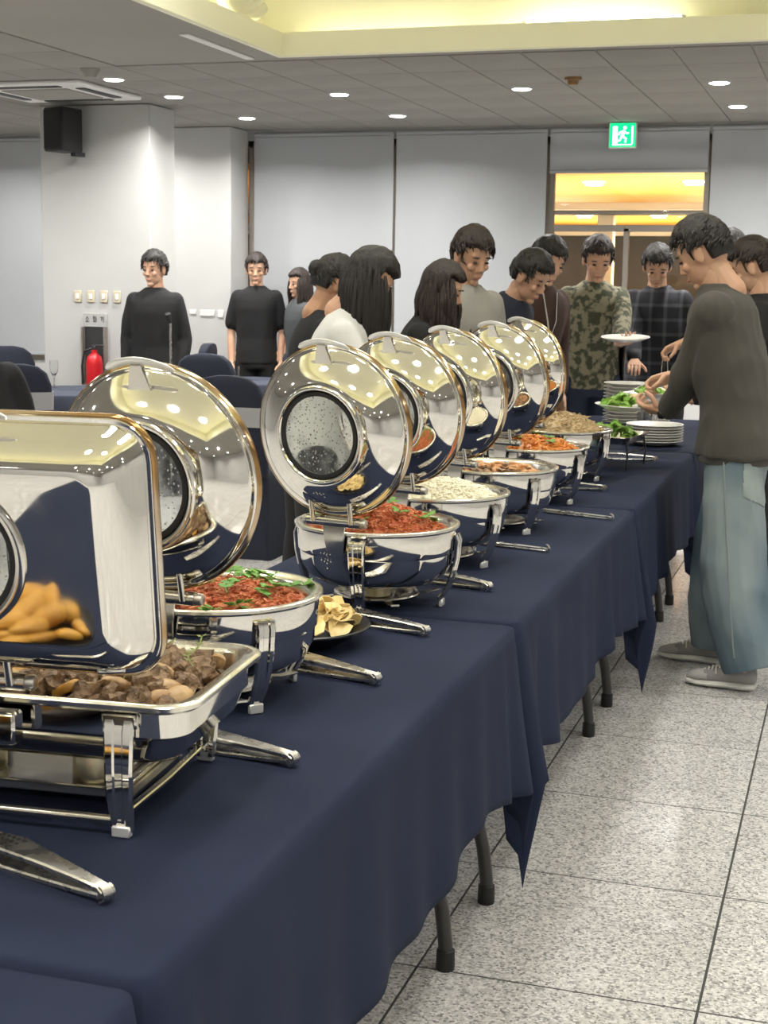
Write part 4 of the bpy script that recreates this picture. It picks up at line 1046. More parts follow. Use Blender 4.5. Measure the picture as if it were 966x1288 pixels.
def person(label, headpos, fwd, lean=8, pitch=20, hyaw=0, top='blackknit', trousers='blacktrouser', skin='skin', hair='short', hairm='hair', sleeve='long',
           lh=None, rh=None, shoes='shoe_black', fem=False, feet=None, leg_w=1.0, sit=False, seed=1, inner=None, hem=.84, twide=1.0, topn='sweater', trn='trousers', base=None, fine=False, arms_in=False):
    fx, fy = Vector(fwd).normalized(); rz = math.atan2(fy, fx)-PI/2
    la = R(lean)
    def bend(p, k=None):
        p = Vector(p); kk = max(0, min(1, (p.z-.84)/.36)) if k is None else k; a = -la*kk
        q = p - Vector((0, 0, .93)); c_, s_ = math.cos(a), math.sin(a)
        return Vector((q.x, q.y*c_-q.z*s_, q.y*s_+q.z*c_+.93))
    dz = -.47 if sit else 0
    hc = bend((0, .012, 1.606), 1) + Vector((0, math.sin(R(pitch))*.045, -.012*R(pitch)))
    topz = hc.z + .150*math.cos(R(pitch))*.98 + dz
    s = headpos[2]/topz
    if base is None:
        off = Vector((fx, fy))*hc.y*s; bx, by = headpos[0]-off.x, headpos[1]-off.y
    else: bx, by = base
    t = thing('person', label, 'person', (bx, by, 0), rz)
    inv = (T(bx, by, 0) @ RZ(rz)).inverted()
    SC = Matrix.Scale(s, 4) @ T(0, 0, dz)
    w_ = (.90 if fem else 1.0)
    body = MB(); tp = MB(); sk = MB()
    # joints in unscaled body space
    sh = {}; hands = []
    def toloc(p): return (Matrix.Scale(1/s, 4) @ inv @ Vector(p)) - Vector((0, 0, dz))
    for sx, spec in ((-1, lh), (1, rh)):
        S0 = bend((sx*.168*w_, -.012, 1.385), 1)
        if spec: W0 = toloc(spec['at'])
        else: W0 = Vector((sx*.205, .05 + (.05 if arms_in else 0), .86)) if not sit else Vector((sx*.16, .26, 1.12))
        v = W0-S0; d = v.length; A, B_ = .285, .255
        if d > (A+B_)*.995: W0 = S0 + v.normalized()*(A+B_)*.995; v = W0-S0; d = v.length
        ca = (A*A+d*d-B_*B_)/(2*A*d); ca = max(-1, min(1, ca)); vn = v.normalized()
        hint = Vector((sx*.45, -.6, -.9)); hint = (hint - vn*hint.dot(vn)).normalized()
        E0 = S0 + vn*A*ca + hint*A*math.sqrt(max(0, 1-ca*ca))
        sh[sx] = (S0, E0, W0)
        body_r = [.040, .041, .036, .034, .026]
        mid1 = S0.lerp(E0, .5); mid2 = E0.lerp(W0, .45)
        limb(sk, [S0, mid1, E0, mid2, W0], body_r)
        k_ = spec.get('pose', 'relax') if spec else 'relax'
        hd = Vector(spec['dir']) if spec and 'dir' in spec else None
        hd = (inv.to_3x3() @ hd).normalized() if hd else (W0-E0).normalized()
        pn = Vector(spec['palm']) if spec and 'palm' in spec else None
        pn = (inv.to_3x3() @ pn).normalized() if pn else Vector((-sx, 0, 0))
        zz_ = -(pn - hd*pn.dot(hd)).normalized(); xx_ = hd.cross(zz_)
        m_ = Matrix.Identity(4)
        for i in range(3): m_[i][0] = xx_[i]; m_[i][1] = hd[i]; m_[i][2] = zz_[i]
        m_.translation = W0
        if sx > 0: m_ = m_ @ Matrix.Scale(-1, 4, (1, 0, 0))
        hands.append((HANDS[k_], m_ @ Matrix.Scale((.92 if fem else 1.0), 4)))
        if sleeve == 'long':
            limb(tp, [S0 + Vector((-sx*.02, 0, 0)), mid1, E0, mid2, W0.lerp(E0, .10)], [.066*twide, .060*twide, .055*twide, .050*twide, .040*twide])
        elif sleeve == 'half':
            limb(tp, [S0 + Vector((-sx*.02, 0, 0)), mid1, S0.lerp(E0, .75)], [.068*twide, .064*twide, .062*twide])
    # torso of the body
    trn_r = [(.80, .13, .09), (.92, .155, .105), (1.05, .138, .095), (1.2, .150, .100), (1.33, .150, .098), (1.40, .10, .075), (1.46, .056, .056), (1.56, .05, .055)]
    def ell_ring(z, rx, ry, yo=0, n=20, k=None): return [bend((rx*w_*math.cos(2*PI*i/n), yo+ry*math.sin(2*PI*i/n), z), k) for i in range(n)]
    sk.loft([ell_ring(z, a, b) for z, a, b in trn_r])
    tr_t = [(hem, .182*twide*(1.05 if leg_w > 1.2 else 1), .134*twide*(1.05 if leg_w > 1.2 else 1)), (.93, .178*twide*(1.05 if leg_w > 1.2 else 1), .128*twide*(1.05 if leg_w > 1.2 else 1)), (1.05, .166*twide, .120*twide), (1.18, .176*twide, .128*twide), (1.30, .194, .130), (1.37, .196, .118), (1.415, .175, .102), (1.445, .125, .088), (1.472, .082, .076), (1.484, .074, .072)]
    tp.loft([ell_ring(z, a, b, -.004) for z, a, b in tr_t])
    # legs
    ft = feet or [(-.10, 0), (.10, .02)]
    lp = []
    for (fx_, fy_), sx in zip(ft, (-1, 1)):
        hip = Vector((sx*.092*w_, 0, .90))
        if sit: kn = Vector((sx*.12, .42, .93)); an = Vector((sx*.12, .42, .55))
        else:
            fl_ = (Matrix.Scale(1/s, 4) @ inv @ Vector((fx_, fy_, 0))) if feet else Vector((fx_, fy_, 0))
            an = Vector((fl_.x, fl_.y-.045, .075)); kn = hip.lerp(an, .52) + Vector((0, .025, 0))
        lp.append((hip, kn, an)); limb(sk, [hip, hip.lerp(kn, .5), kn, kn.lerp(an, .4), an], [.080, .070, .052, .050, .036])
    sk.v = [SC @ p for p in sk.v]
    vb = vox(sk, .013*s, 3)
    bm_ = MB(); join_into(bm_, vb, None)
    for hm, m_ in hands: join_into(bm_, hm, SC @ m_)
    HMt = SC @ T(*hc) @ RZ(R(hyaw)) @ RX(-R(pitch))
    hs = Matrix.Scale(.95 if fem else 1.0, 4)
    join_into(bm_, HEAD, HMt @ hs)
    bd = bm_.build('body', skin, t, 60, merge=False)
    for sx in (-1, 1):
        e_ = ob('eye', EYE, bd, HMt @ hs @ T(sx*.032, .0765, .004)); ob('eyebrow', BROW, bd, HMt @ hs @ T(sx*.034, .083, .029))
    ob('lips', LIPS, bd, HMt @ hs @ T(0, .0835, -.0655))
    hb = hair_mesh(hair, seed, HMt.to_3x3().inverted() @ Vector((0, 0, -1))); hb.v = [HMt @ hs @ p for p in hb.v]; hb.build('hair', hairm, t, 60, merge=False)
    # top garment
    tp.v = [SC @ p for p in tp.v]
    mt_ = vox(tp, (.008 if fine else .011)*s, 5); wrinkle(mt_, .015 if fine else .006, 9, seed, .6, big=.9, ridge=.9 if fine else .4)
    gt = ob(topn, fin(mt_, topn, top), t)
    # trousers
    tr = MB()
    tr.loft([[SC @ Vector((rx*w_*math.cos(2*PI*i/20), yo+ry*math.sin(2*PI*i/20), z)) for i in range(20)] for z, rx, ry, yo in ((.80, .155, .118, 0), (.88, .168, .122, 0), (.95, .162, .114, 0), (1.0, .15, .105, 0))])
    for (hip, kn, an) in lp:
        q = [hip, hip.lerp(kn, .5), kn, kn.lerp(an, .5), an + Vector((0, -.028 if leg_w > 1.2 else 0, .012 if leg_w > 1.2 else .0))]
        rr_ = [.092, .088*(1+(leg_w-1)*.55), .074*leg_w, .070*leg_w*1.04, .066*leg_w*1.08]
        tr.tube([SC @ p for p in q], [r__*s for r__ in rr_], 18)
        for p, r__ in list(zip(q, rr_))[:-1]: tr.ell(SC @ p, (r__*s, r__*s, r__*s), u=14, v=10)
    mt_ = vox(tr, (.0062 if fine else .012)*s, 6); wrinkle(mt_, .013 if leg_w > 1.2 else .005, 7, seed+3, .8, big=.6, ridge=.7 if fine else .3)
    gtr = ob(trn, fin(mt_, trn, trousers), t)
    for hip, kn, an in lp:
        a_ = SC @ an; shoe(t, Matrix.Translation((a_.x, a_.y+(.035*s if leg_w > 1.2 else 0), 0)), shoes, s)
    if inner: 
        mb = MB(); mb.loft([[SC @ p for p in ell_ring(z, a, b, -.004, 20)] for z, a, b in ((hem-.045, .172, .122), (hem-.02, .174, .124), (hem+.03, .172, .122))]); mb.build('shirt_hem', inner, t)
    return dict(t=t, SC=SC, sh=sh, lp=lp, s=s, head=HMt, top=gt, tr=gtr, bend=bend, inv=inv)
SHOES = {}
def shoe(parent, mtx, kind, s=1.0):
    if kind not in SHOES:
        cols = {'shoe_sneaker': ('shoe_grey', 'shoe_sole'), 'shoe_black': ('shoe_black', 'gasket'), 'shoe_tan': ('shoe_tan', 'gasket'), 'shoe_white': ('shoe_mesh', 'shoe_sole')}[kind]
        def ring(y, w_, z0, z1, n=12): return [(w_*math.cos(a)*(1 if abs(math.sin(a)) < .9 else .8), y, z0+(z1-z0)*(.5+.5*math.sin(a))) for a in [2*PI*k/n for k in range(n)]]
        st_ = [(-.078, .020, .030), (-.07, .034, .010), (-.03, .038, .004), (.03, .037, .004), (.09, .046, .003), (.14, .046, .004), (.175, .034, .008), (.192, .016, .016)]
        sole = MB().loft([ring(y, w_, z, .034 if y < .13 else .030) for y, w_, z in st_]).mesh('sole', cols[1], 60)
        uppr = MB().loft([ring(-.070, .026, .025, .088), ring(-.05, .034, .022, .105), ring(-.01, .035, .02, .108), ring(.04, .036, .02, .094), ring(.09, .042, .02, .074), ring(.13, .041, .02, .062), ring(.165, .031, .02, .050), ring(.182, .016, .022, .040)]).mesh('upper', cols[0], 60)
        toe = MB().loft([ring(.10, .0435, .022, .068), ring(.13, .0425, .021, .0635), ring(.165, .0325, .021, .052), ring(.184, .018, .022, .041)]).mesh('toe_cap', 'shoe_mesh' if kind in ('shoe_sneaker', 'shoe_white') else cols[0], 60)
        lc = MB()
        for k in range(5):
            y = .058+.014*k; z = .0905-.0066*k
            lc.tube([(-.024, y, z-.008), (0, y+.003, z+.003), (.024, y, z-.008)], .0028, 6)
        lc.tube([(.004, .056, .094), (.03, .066, .086), (.044, .075, .062)], .0025, 6); lc.tube([(-.004, .056, .094), (-.03, .07, .084), (-.042, .066, .062)], .0025, 6)
        lace = lc.mesh('laces', 'shoe_sole' if kind in ('shoe_sneaker', 'shoe_white') else cols[0], 60); 
        SHOES[kind] = (uppr, sole, toe, lace)
    u_, so, to, la_ = SHOES[kind]
    o = ob('shoe', u_, parent, mtx @ Matrix.Scale(s, 4)); ob('sole', so, o); ob('toe_cap', to, o)
    l_ = ob('laces', la_, o); l_['kind'] = 'stuff'
    return o
# the man in jeans at the right
mn = person('man in charcoal sweatshirt and wide washed jeans serving himself at the buffet', (-.615, 5.76, 1.742), (-.985, .17), lean=12, pitch=28, top='gsweat', trousers='jeans', skin='skin', hair='short', hairm='hair',
            lh=dict(at=(-.715, 5.87, .985), dir=(-.95, .30, .05), palm=(.1, .35, .93), pose='grip'), rh=dict(at=(-.70, 6.03, 1.135), dir=(-.93, .1, -.30), palm=(-.2, -.45, -.85), pose='pinch'),
            shoes='shoe_sneaker', feet=[(-.375, 5.50), (-.525, 5.86)], leg_w=1.62, seed=2, hem=.85, twide=1.13, topn='sweatshirt', trn='jeans', base=(-.412, 5.68), fine=True)
SC, s_m = mn['SC'], mn['s']
mb = MB()
for z, a in ((.815, 0),):
    mb.loft([[SC @ Vector((rx*math.cos(2*PI*i/28), ry*math.sin(2*PI*i/28)-.004, zz)) for i in range(28)] for zz, rx, ry in ((.825, .192, .140), (.83, .200, .147), (.868, .204, .150), (.876, .198, .145))])
mb.build('hem_rib', 'gsweat', mn['top'])
S0, E0, W0 = mn['sh'][-1]
d_ = (W0-E0).normalized()
MB().tube([SC @ (W0-d_*.062), SC @ (W0-d_*.02)], [.040*s_m, .036*s_m], 16).build('cuff', 'gsweat', mn['top'])
S1, E1, W1 = mn['sh'][1]; d1 = (W1-E1).normalized()
MB().tube([SC @ (W1-d1*.062), SC @ (W1-d1*.02)], [.040*s_m, .036*s_m], 16).build('cuff', 'gsweat', mn['top'])
wt = MB().tube([SC @ (W0-d_*.012), SC @ (W0+d_*.012)], [.033*s_m, .032*s_m], 18).build('watch_strap', 'black', mn['t'])
sd_ = Vector((-1, -.1, .25)); sd_ = (sd_ - d_*sd_.dot(d_)).normalized()
c_ = SC @ W0 + sd_*.033; MB().ell(c_, (.017, .020, .017), u=14, v=10).build('watch_face', 'watch', wt)
# jeans: outer seam and pocket follow the cloth surface
jm = mn['tr'].data; SI = SC.inverted()
vv = [(SI @ v.co, v.co.copy(), v.normal.copy()) for v in jm.vertices]
pth = []
for k in range(26):
    z0 = .93 - k*.034
    hip, kn, an = mn['lp'][0]
    f_ = max(0, min(1, (.90-z0)/(.90-an.z))); yc = hip.lerp(an, f_).y + .012
    best = min((q for q in vv if abs(q[0].z-z0) < .02 and q[0].x < hip.x-.02), key=lambda q: abs(q[0].y-yc)*3 + abs(q[0].z-z0), default=None)
    if best: pth.append(best[1] + best[2]*.0005)
pth = [((pth[max(i-1, 0)]+pth[i]*2+pth[min(i+1, len(pth)-1)])/4) for i in range(len(pth))]
MB().tube(pth, .0032, 6).build('seam', 'stitch', mn['tr'])
def patch(name, cond, m_, th_):
    mb = MB(); ids = {}; fs = []
    nv = len(vv)
    for p in jm.polygons:
        c = SI @ p.center
        if cond(c, p.normal): fs.append(tuple(p.vertices))
    used = sorted({i for f in fs for i in f}); mp_ = {i: k for k, i in enumerate(used)}; n = len(used)
    vs = [vv[i][1] + vv[i][2]*th_ for i in used] + [vv[i][1] - vv[i][2]*.002 for i in used]
    F = []; ec = {}
    for f in fs:
        g = [mp_[i] for i in f]; F.append(g); F.append([i+n for i in reversed(g)])
        for a, b in zip(g, g[1:]+g[:1]): ec[(a, b)] = 1
    for a, b in list(ec):
        if (b, a) not in ec: F.append([b, a, a+n, b+n])
    mb.add(vs, F); return mb.build(name, m_, mn['tr'], 60)
def in_pocket(c, n_):
    # pocket on the rear left: shield shape in arc coordinates
    if c.x > -.02 or c.y > .0: return False
    a = math.atan2(c.y, c.x); u = (a + PI*.74)*.15      # metres along the hip
    top_, bot = .84, .68
    if not (bot < c.z < top_): return False
    w_ = .072 if c.z > .725 else .072*(c.z-bot)/.045
    return abs(u) < w_
patch('pocket', in_pocket, 'jeans_f', .0035)

# women behind the table
person('woman with long black hair in a light blue shirt behind the white grain dish', (-1.72, 5.16, 1.605), (.95, .3), lean=14, pitch=34, top='whitecloth', trousers='blacktrouser', hair='long', fem=True, seed=3, rh=dict(at=(-1.45, 5.15, 1.02)), topn='shirt')
person('woman with tied-back black hair and bare nape, leftmost behind the buffet', (-2.13, 5.92, 1.600), (.80, .6), lean=8, pitch=24, top='blackknit', hair='bun', skin='skin2', fem=True, seed=4, topn='shirt')
person('woman with wavy dark brown hair in profile behind the dome lids', (-1.68, 6.02, 1.585), (1, .1), lean=12, pitch=18, top='blackknit', hair='wavy', hairm='hairb', fem=True, seed=5, rh=dict(at=(-1.4, 6.0, 1.02)))
p6 = person('man in a grey T-shirt with black scribble print behind the lids', (-1.74, 6.72, 1.745), (.75, -.66), lean=6, pitch=22, top='greytee', trousers='denimdark', hair='short', hairm='hairb', sleeve='half', seed=6, topn='t_shirt')
mb = MB(); rn = random.Random(12); pth = []
for k in range(60):
    u = k/59; x = -.11+.22*u; z = 1.245+.030*math.sin(u*37)+.012*math.sin(u*91); y = .128*math.sqrt(max(.1, 1-(x/.19)**2))+.002
    pth.append(p6['SC'] @ p6['bend']((x, y+.006, z), 1))
mb.tube(pth, .0045, 6); mb.build('scribble_print', 'black', p6['top'])
person('stooping dark-haired person in navy top behind the middle lids', (-1.59, 7.32, 1.645), (.9, -.35), lean=26, pitch=32, top='navy', trousers='denimdark', hair='short', seed=7)
p8 = person('dark-haired person in brown knit with white lanyard behind the farthest lid', (-1.665, 8.10, 1.742), (.75, -.6), lean=10, pitch=26, top='brownknit', trousers='blacktrouser', hair='short', seed=8)
pts_ = [p8['SC'] @ p8['bend']((x, y, z), 1) for x, y, z in ((-.05, .085, 1.45), (-.03, .135, 1.30), (0, .140, 1.2), (.03, .135, 1.30), (.05, .085, 1.45))]
ly = MB().tube(pts_, .006, 6, sq=.3).build('lanyard', 'whitecloth', p8['t']); mt_ = p8['SC'] @ T(*p8['bend']((0, .145, 1.15), 1)); MB().box((0, 0, 0), (.07, .006, .1), mt_, bev=.002).build('badge', 'whitecloth', ly)
p9 = person('man in olive camouflage top and open slate jacket holding a white plate', (-1.515, 8.82, 1.770), (.35, -.94), lean=8, pitch=24, top='olive', trousers='denimdark', hair='short', hairm='hairb', seed=9,
       lh=dict(at=(-1.30, 8.38, 1.118), dir=(.5, -.85, .1), palm=(.0, .1, .95), pose='grip'), topn='jacket')
# slate jacket panels over the camouflage top
for sx in (-1, 1):
    mb = MB(); rg = []
    for z, rx, ry in ((.80, .20, .148), (1.0, .195, .142), (1.2, .198, .146), (1.36, .192, .132), (1.44, .135, .102)):
        ring = []
        a0, a1 = (R(15), R(-115)) if sx > 0 else (R(165), R(295))
        ins = [p9['bend']((rx*math.cos(a0+(a1-a0)*k/12), ry*math.sin(a0+(a1-a0)*k/12), z)) for k in range(13)]
        out = [p9['bend'](((rx+.008)*math.cos(a0+(a1-a0)*k/12), (ry+.008)*math.sin(a0+(a1-a0)*k/12), z)) for k in range(13)]
        rg.append([p9['SC'] @ q for q in ins+list(reversed(out))])
    mb.loft(rg); mb.build('jacket_panel', 'greyjacket', p9['top'], 50)
person('man in a black plaid shirt facing the camera at the table end', (-1.225, 9.30, 1.730), (-.05, -1), lean=8, pitch=30, top='plaid', trousers='blacktrouser', hair='short', seed=10, twide=1.15, hyaw=12, topn='plaid_shirt',
       rh=dict(at=(-1.28, 8.92, .98), dir=(.1, -.9, -.3), palm=(0, .2, -1)))
person('tall dark-haired person queueing at the back, mostly hidden by the man in jeans', (-.785, 9.10, 1.83), (-.9, -.2), lean=4, pitch=14, top='blackknit', trousers='blacktrouser', hair='short', seed=11)
person('dark-haired person in black top queueing at the right edge of the picture', (-.490, 7.02, 1.712), (-.95, .1), lean=8, pitch=22, top='blackknit', trousers='blacktrouser', hair='short', hairm='hairb', seed=12,
       rh=dict(at=(-.80, 7.16, 1.225), dir=(-.90, -.1, -.42), palm=(0, -.3, -.95), pose='pinch'), lh=dict(at=(-.70, 6.68, .99), dir=(-.95, -.2, .1), palm=(.1, .3, .95), pose='grip'), shoes='shoe_white')
# bystanders near the column and pier
person('young man in black sweatshirt over white shirt standing before the column', (-4.73, 9.42, 1.685), (.25, -.97), lean=0, pitch=4, hyaw=-20, top='blackknit', trousers='blacktrouser', hair='short', inner='whitecloth', seed=13)
person('person in black T-shirt standing by the blinds', (-4.62, 11.0, 1.70), (.3, -.95), lean=0, pitch=5, top='blackknit', trousers='blacktrouser', hair='short', hairm='hairb', sleeve='half', seed=14, topn='t_shirt')
person('woman in grey dress beside the person in black T-shirt by the blinds', (-4.24, 10.95, 1.590), (-.6, -.8), lean=0, pitch=5, top='greyjacket', trousers='greyjacket', hair='long', hairm='hairb', fem=True, seed=15, sleeve='half', topn='dress')
person('seated person in a black coat at the left edge of the picture', (-4.36, 6.62, 1.36), (-.75, .66), lean=4, pitch=6, top='blackknit', trousers='blacktrouser', hair='short', sit=True, seed=16, twide=1.2, topn='coat')
ORD = ['lowest', 'second', 'third', 'fourth', 'fifth', 'sixth', 'seventh', 'eighth', 'ninth', 'tenth', 'eleventh', 'twelfth']
# ------------------------------------------------------------------ plates, salad, counter things at the far end
def plate_mesh():
    return MB().lathe([(0, .006), (.07, .006), (.085, .009), (.115, .020), (.128, .024), (.1295, .0225), (.116, .016), (.085, .003), (.07, 0), (0, 0)], 48).mesh('plate', 'white_plate', 60)
PL = plate_mesh()
def plate(x, y, z, label, sc=1.0, tilt=(0, 0), grp='white plates'):
    t = thing('dinner_plate', label, 'plate', (x, y, z), 0, grp); t.rotation_euler = (tilt[0], tilt[1], 0)
    ob('dish', PL, t, Matrix.Scale(sc, 4)); 
    o_ = MB().lathe([(.121*sc, .0215*sc), (.124*sc, .0235*sc), (.1275*sc, .0240*sc), (.1275*sc, .0225*sc), (.121*sc, .0215*sc)], 48).build('rim_line', 'white_pl', t)
    return t
plate(-.885, 5.965, .992, 'white plate of salad held by the man in jeans', 1.0, (0, .03))
plate(-.87, 6.60, 1.000, 'white plate with salad and rice held behind the man in jeans', 1.0, (0, -.03))
plate(-1.245, 8.245, 1.182, 'white plate held up by the man in camouflage top', 1.05, (.08, 0))
lt_m = []
for k in range(4):
    mb = MB(); rn = random.Random(k); n = 9
    rows = []
    for i in range(6):
        u = i/5; w_ = .021*math.sin(PI*(.12+.80*u)); rows.append([(u*.05-.025, w_*(2*j/(n-1)-1), .012*math.sin(PI*u)+.006*math.sin(j*2.2+u*6+k)*abs(2*j/(n-1)-1)) for j in range(n)])
    low = [[(x, y, z-.0012) for x, y, z in r_] for r_ in rows]
    vs = [p for r_ in rows for p in r_]+[p for r_ in low for p in r_]; o_ = 6*n; fs = []
    for i in range(5):
        for j in range(n-1):
            a = i*n+j; fs += [(a, a+1, a+n+1, a+n), (o_+a+1, o_+a, o_+a+n, o_+a+n+1)]
    for i in range(5): fs += [(i*n, (i+1)*n, o_+(i+1)*n, o_+i*n), (i*n+n-1, o_+i*n+n-1, o_+(i+1)*n+n-1, (i+1)*n+n-1)]
    mb.add(vs, fs); lt_m.append(mb.mesh('lettuce_leaf', 'lettuce', 50))
def salad(cx, cy, cz, n, rad, lab, grp, seed, h=.04, names='lettuce_leaf'):
    rn = random.Random(seed)
    for k in range(n):
        q = rad*math.sqrt(rn.random()); a = rn.uniform(0, 6.28)
        put(names, lt_m[k % 4], T(cx+q*math.cos(a), cy+q*math.sin(a), cz+.018+h*(1-(q/rad)**2)*rn.random()) @ RZ(rn.uniform(0, 6)) @ RX(rn.uniform(-.8, .8)) @ Matrix.Scale(rn.uniform(.8, 1.2), 4), lab, 'salad leaf', grp)
salad(-.895, 5.965, .992, 30, .085, 'green salad leaf on the plate held by the man in jeans', 'salad on the man\'s plate', 1)
salad(-.88, 6.58, 1.0, 12, .06, 'green salad leaf on the plate behind the man in jeans', 'salad on the plate behind', 2, .02)
bread = MB().ell((0, 0, 0), (.034, .024, .020), u=14, v=10, fn=lambda d: 1+.14*noise.noise(d*3)).mesh('bread_piece', 'noodle', 60)
put('bread_piece', bread, T(-.85, 5.99, 1.040) @ RX(.2), 'pale bread piece beside the salad on the man\'s plate', 'bread', None)
put('rice_scoop', MB().ell((0, 0, 0), (.035, .035, .022), u=18, v=12, fn=lambda d: 1+.1*noise.noise(d*7)).mesh('rice_scoop', 'rice', 60), T(-.84, 6.63, 1.021), 'white scoop of rice on the plate behind the man in jeans', 'rice', None)
# serving fork in the right hand
t = thing('serving_fork', 'steel fork held by the man in jeans over the plate', 'fork', (-.80, 6.035, 1.105), 0)
MB().bar([(.03, 0, .012), (-.04, .0, -.015), (-.085, 0, -.045)], (0, 1, 0), [.010, .008, .014], .002).build('handle', 'brush', t)
for k in range(3): MB().tube([(-.083, (k-1)*.006, -.044), (-.10, (k-1)*.006, -.058), (-.118, (k-1)*.005, -.066)], .0016, 6).build('tine', 'brush', t)
# tongs held by the black sleeve
t = thing('serving_tongs', 'steel tongs held by the black-sleeved hand above the plates', 'tongs', (-.885, 7.14, 1.11), 0, 'serving tongs on the buffet')
for sx in (-1, 1): MB().bar([(0, 0, .09), (sx*.012, 0, .03), (sx*.016, 0, -.04), (sx*.010, 0, -.10)], (0, 1, 0), [.014, .016, .02, .024], .002).build('arm', 'brush', t)
# stacks of plates on the table
for k in range(7):
    plate(-.90, 6.98, TOP+.0125*k, 'white plate in the low stack on the far table, %s' % ('topmost' if k == 6 else ORD[k] + ' from the bottom'), 1.05, grp='low stack of plates')
for k in range(12):
    plate(-1.17, 7.90, TOP+.0185*k, 'white plate in the tall stack near the table end, %s' % ('topmost' if k == 11 else ORD[k] + ' from the bottom'), 1.0, grp='tall stack of plates')
# black wire stand with steel tray past the noodle dish
t = thing('wire_stand', 'black wire stand with a steel tray beyond the noodle dish', 'stand', (-.97, 6.08, TOP), R(-8))
for sy in (-1, 1):
    MB().tube([(.115, sy*.13, .0), (.12, sy*.13, .06), (.11, sy*.13, .13)], .004, 8).build('leg', 'black', t); MB().tube([(-.115, sy*.13, .0), (-.12, sy*.13, .06), (-.11, sy*.13, .13)], .004, 8).build('leg', 'black', t)
MB().tube([(.115, -.13, .07), (.115, .13, .07)], .0035, 8).build('rail', 'black', t); MB().tube([(-.115, -.13, .07), (-.115, .13, .07)], .0035, 8).build('rail', 'black', t)
mb = MB(); rect_loft(mb, [(.11, .14, .03, .112), (.125, .155, .035, .136), (.135, .165, .04, .138), (.136, .166, .04, .135), (.126, .156, .036, .131), (.112, .142, .03, .106), (.001, .001, .0005, .106)]); rect_loft(mb, [(.11, .14, .03, .112), (.001, .001, .0005, .112)]); mb.build('tray', 'pan', t)
salad(-.985, 6.12, TOP+.100, 46, .115, 'green salad leaf on the steel tray beyond the noodles', 'salad on the steel tray', 6, .05)
# menu card and steel cup near the table end
t = thing('menu_card', 'small grey card standing on the far table before the plaid shirt', 'card', (-1.03, 8.22, TOP), R(4))
mb = MB().box((0, 0, .12), (.15, .006, .16), RX(R(-8)), bev=.002); mb.build('card', 'grey_pl', t)
MB().box((0, .02, .004), (.10, .07, .006), bev=.002).tube([(0, .02, .005), (0, .0, .06)], .005, 8).build('holder', 'brush', t)
t = thing('steel_cup', 'steel utensil cup beside the tall plate stack', 'cup', (-1.02, 7.62, TOP), 0)
MB().lathe([(0, 0), (.045, 0), (.05, .004), (.055, .15), (.052, .15), (.047, .008), (0, .008)], 28).build('cup', 'brush', t)
# white crumbs on cloth by the chips
crm = rocky(3, (.0045, .004, .0035), .3).mesh('chip_crumb', 'rice', 60)
for k, (x, y) in enumerate(((-1.30, 2.98), (-1.285, 3.0), (-1.315, 3.01), (-1.27, 2.97), (-1.33, 2.99), (-1.255, 3.02), (-1.345, 3.03))):
    put('chip_crumb', crm, T(x, y, TOP+.003), 'pale crumb on the cloth beside the chip plate', 'crumb', 'crumbs beside the chip plate')

# ------------------------------------------------------------------ dining area behind
def cover_chair_meshes():
    d = {}
    rg = []
    for z, hw, yo in ((.44, .215, -.20), (.60, .215, -.215), (.75, .214, -.232), (.86, .206, -.245), (.93, .180, -.253), (.97, .130, -.257), (.985, .06, -.258)):
        rg.append([(x, y+yo, z) for x, y in rrect(hw, .036, .030, 4)])
    d['back_cover'] = MB().loft(rg).mesh('back_cover', 'cover', 60)
    rg = []
    for z, hx, hy in ((0, .255, .265), (.15, .24, .25), (.40, .222, .235), (.455, .215, .228), (.475, .195, .21)):
        r_ = rrect(hx, hy, .05, 5); n = len(r_)
        rg.append([(x*(1+.035*math.sin(i*1.9)*(1-z/.5)), y*(1+.035*math.cos(i*1.9)*(1-z/.5)), z) for i, (x, y) in enumerate(r_)])
    d['seat_cover'] = MB().loft(rg).mesh('seat_cover', 'cover', 60)
    rg = [[(x, y-.232-.12*(z-.75), z) for x, y in rrect(.219, .042, .032, 4)] for z in (.715, .72, .815, .82)]
    d['silver_band'] = MB().loft(rg).mesh('silver_band', 'band', 60)
    return d
CC = cover_chair_meshes()
def chair(x, y, ang, lab):
    t = thing('banquet_chair', lab, 'chair', (x, y, 0), R(ang), 'navy covered banquet chairs')
    for k in CC: ob(k, CC[k], t)
def round_table(x, y, rad, lab, cl):
    t = thing('round_table', lab, 'table', (x, y, 0), 0, 'round banquet tables')
    MB().lathe([(0, .72), (rad-.02, .72), (rad-.01, .71), (rad-.02, .695), (0, .695)], 40).build('tabletop', 'tabletop', t)
    MB().lathe([(0, .69), (.035, .69), (.035, .05), (.22, .03), (.22, 0), (0, 0)], 24).build('pedestal', 'leg', t)
    mb = MB(); rg = []; n = 96
    for j, (r_, z) in enumerate([(.001, .727), (rad*.6, .727), (rad-.02, .727), (rad-.004, .724), (rad+.004, .712), (rad+.012, .6), (rad+.03, .4), (rad+.05, .2), (rad+.06, .01)]):
        k_ = max(0, j-4)/4*.022
        rg.append([((r_+k_*math.sin(i*2*PI/n*17+1))*math.cos(2*PI*i/n), (r_+k_*math.sin(i*2*PI/n*17+1))*math.sin(2*PI*i/n), z) for i in range(n)])
    mb.loft(rg, cap=False); o_ = mb.build('tablecloth', 'cloth_r'); o_.location = (x, y, .006); tag(o_, cl, 'tablecloth', 'navy cloths on the round tables')
    sd = o_.modifiers.new('thickness', 'SOLIDIFY'); sd.thickness = .0016; sd.offset = 1
round_table(-5.05, 8.80, .46, 'round table in front of the white column', 'navy cloth on the round table in front of the column')
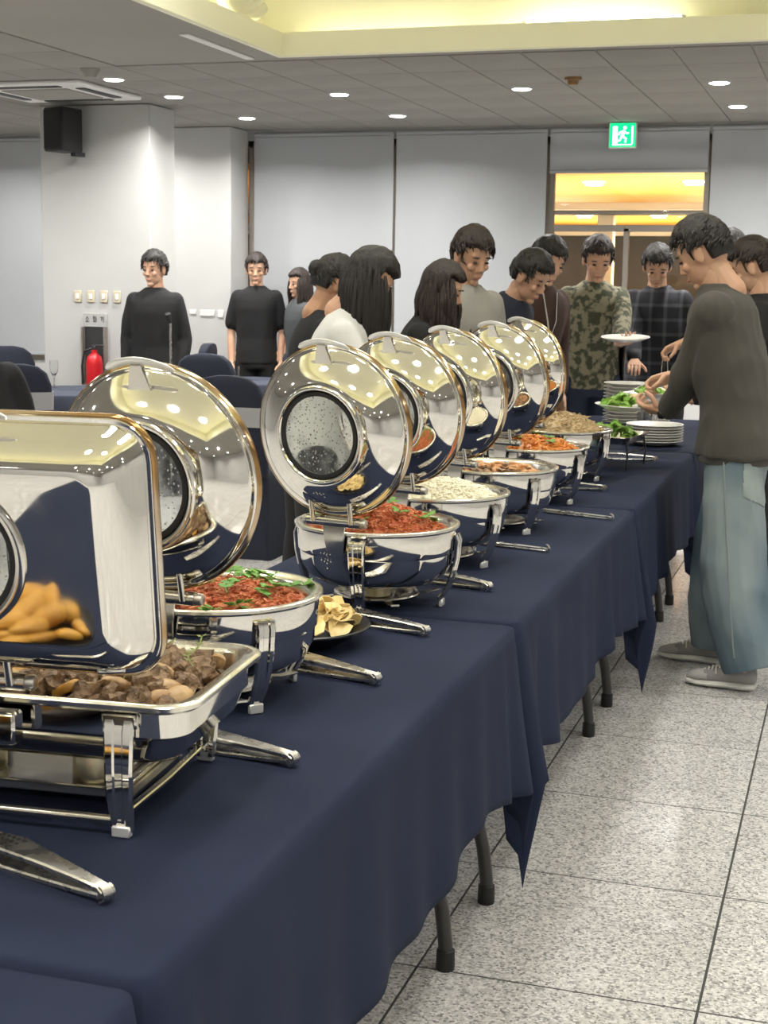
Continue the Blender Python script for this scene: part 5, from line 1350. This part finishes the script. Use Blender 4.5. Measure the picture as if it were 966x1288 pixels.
round_table(-4.40, 10.28, .45, 'round table near the blinds with glasses on it', 'navy cloth on the round table carrying glasses')
chair(-5.74, 9.22, -135, 'navy covered chair with silver band, left of the column table')
chair(-4.83, 7.70, 40, 'navy covered chair behind the black coat at the left edge')
chair(-5.14, 10.62, 100, 'navy covered chair behind the glasses, beside the pier')
chair(-4.30, 9.46, 12, 'navy covered chair with silver band in front of the glasses')
chair(-3.60, 9.88, -50, 'navy covered chair standing in front of the person in black T-shirt')
chair(-3.20, 7.45, 2, 'nearest navy covered chair with silver band, just left of the second lid')
chair(-2.95, 8.35, -25, 'navy covered chair behind the nearest covered chair')
G_ = MB().lathe([(0, 0), (.030, 0), (.031, .003), (.006, .008), (.0045, .07), (.012, .082), (.026, .105), (.030, .140), (.027, .185), (.0262, .185), (.029, .140), (.025, .107), (.010, .084), (0, .082)], 24)
gm = G_.mesh('glass', 'glass', 60)
tm = MB().lathe([(0, 0), (.030, 0), (.033, .004), (.036, .12), (.0345, .12), (.031, .008), (0, .008)], 24).mesh('glass', 'glass', 60)
for x, y, me_, lab in ((-4.72, 10.30, tm, 'leftmost clear tumbler on the round table near the blinds'), (-4.57, 10.16, gm, 'clear stemmed glass on the round table near the blinds'), (-4.38, 10.02, tm, 'rightmost clear tumbler on the round table near the blinds'), (-5.28, 8.98, gm, 'clear stemmed glass on the table before the extinguisher'), (-4.72, 8.75, tm, 'clear tumbler on the column table, partly hidden by the lid')):
    o = ob('drinking_glass', me_); o.location = (x, y, .7355); tag(o, lab, 'glass', 'drinking glasses on the round tables')
# microphone stand by the man at the column
t = thing('microphone_stand', 'thin grey microphone stand beside the man at the column', 'microphone stand', (-4.50, 9.20, 0), 0)
MB().lathe([(0, 0), (.085, 0), (.085, .012), (.02, .022), (0, .022)], 28).build('base', 'black', t); MB().tube([(0, 0, .02), (0, 0, 1.19)], .008, 10).build('pole', 'brush', t)
MB().tube([(0, 0, 1.19), (0, -.02, 1.22), (0, -.04, 1.25)], [.01, .016, .02], 12).build('microphone', 'black', t)
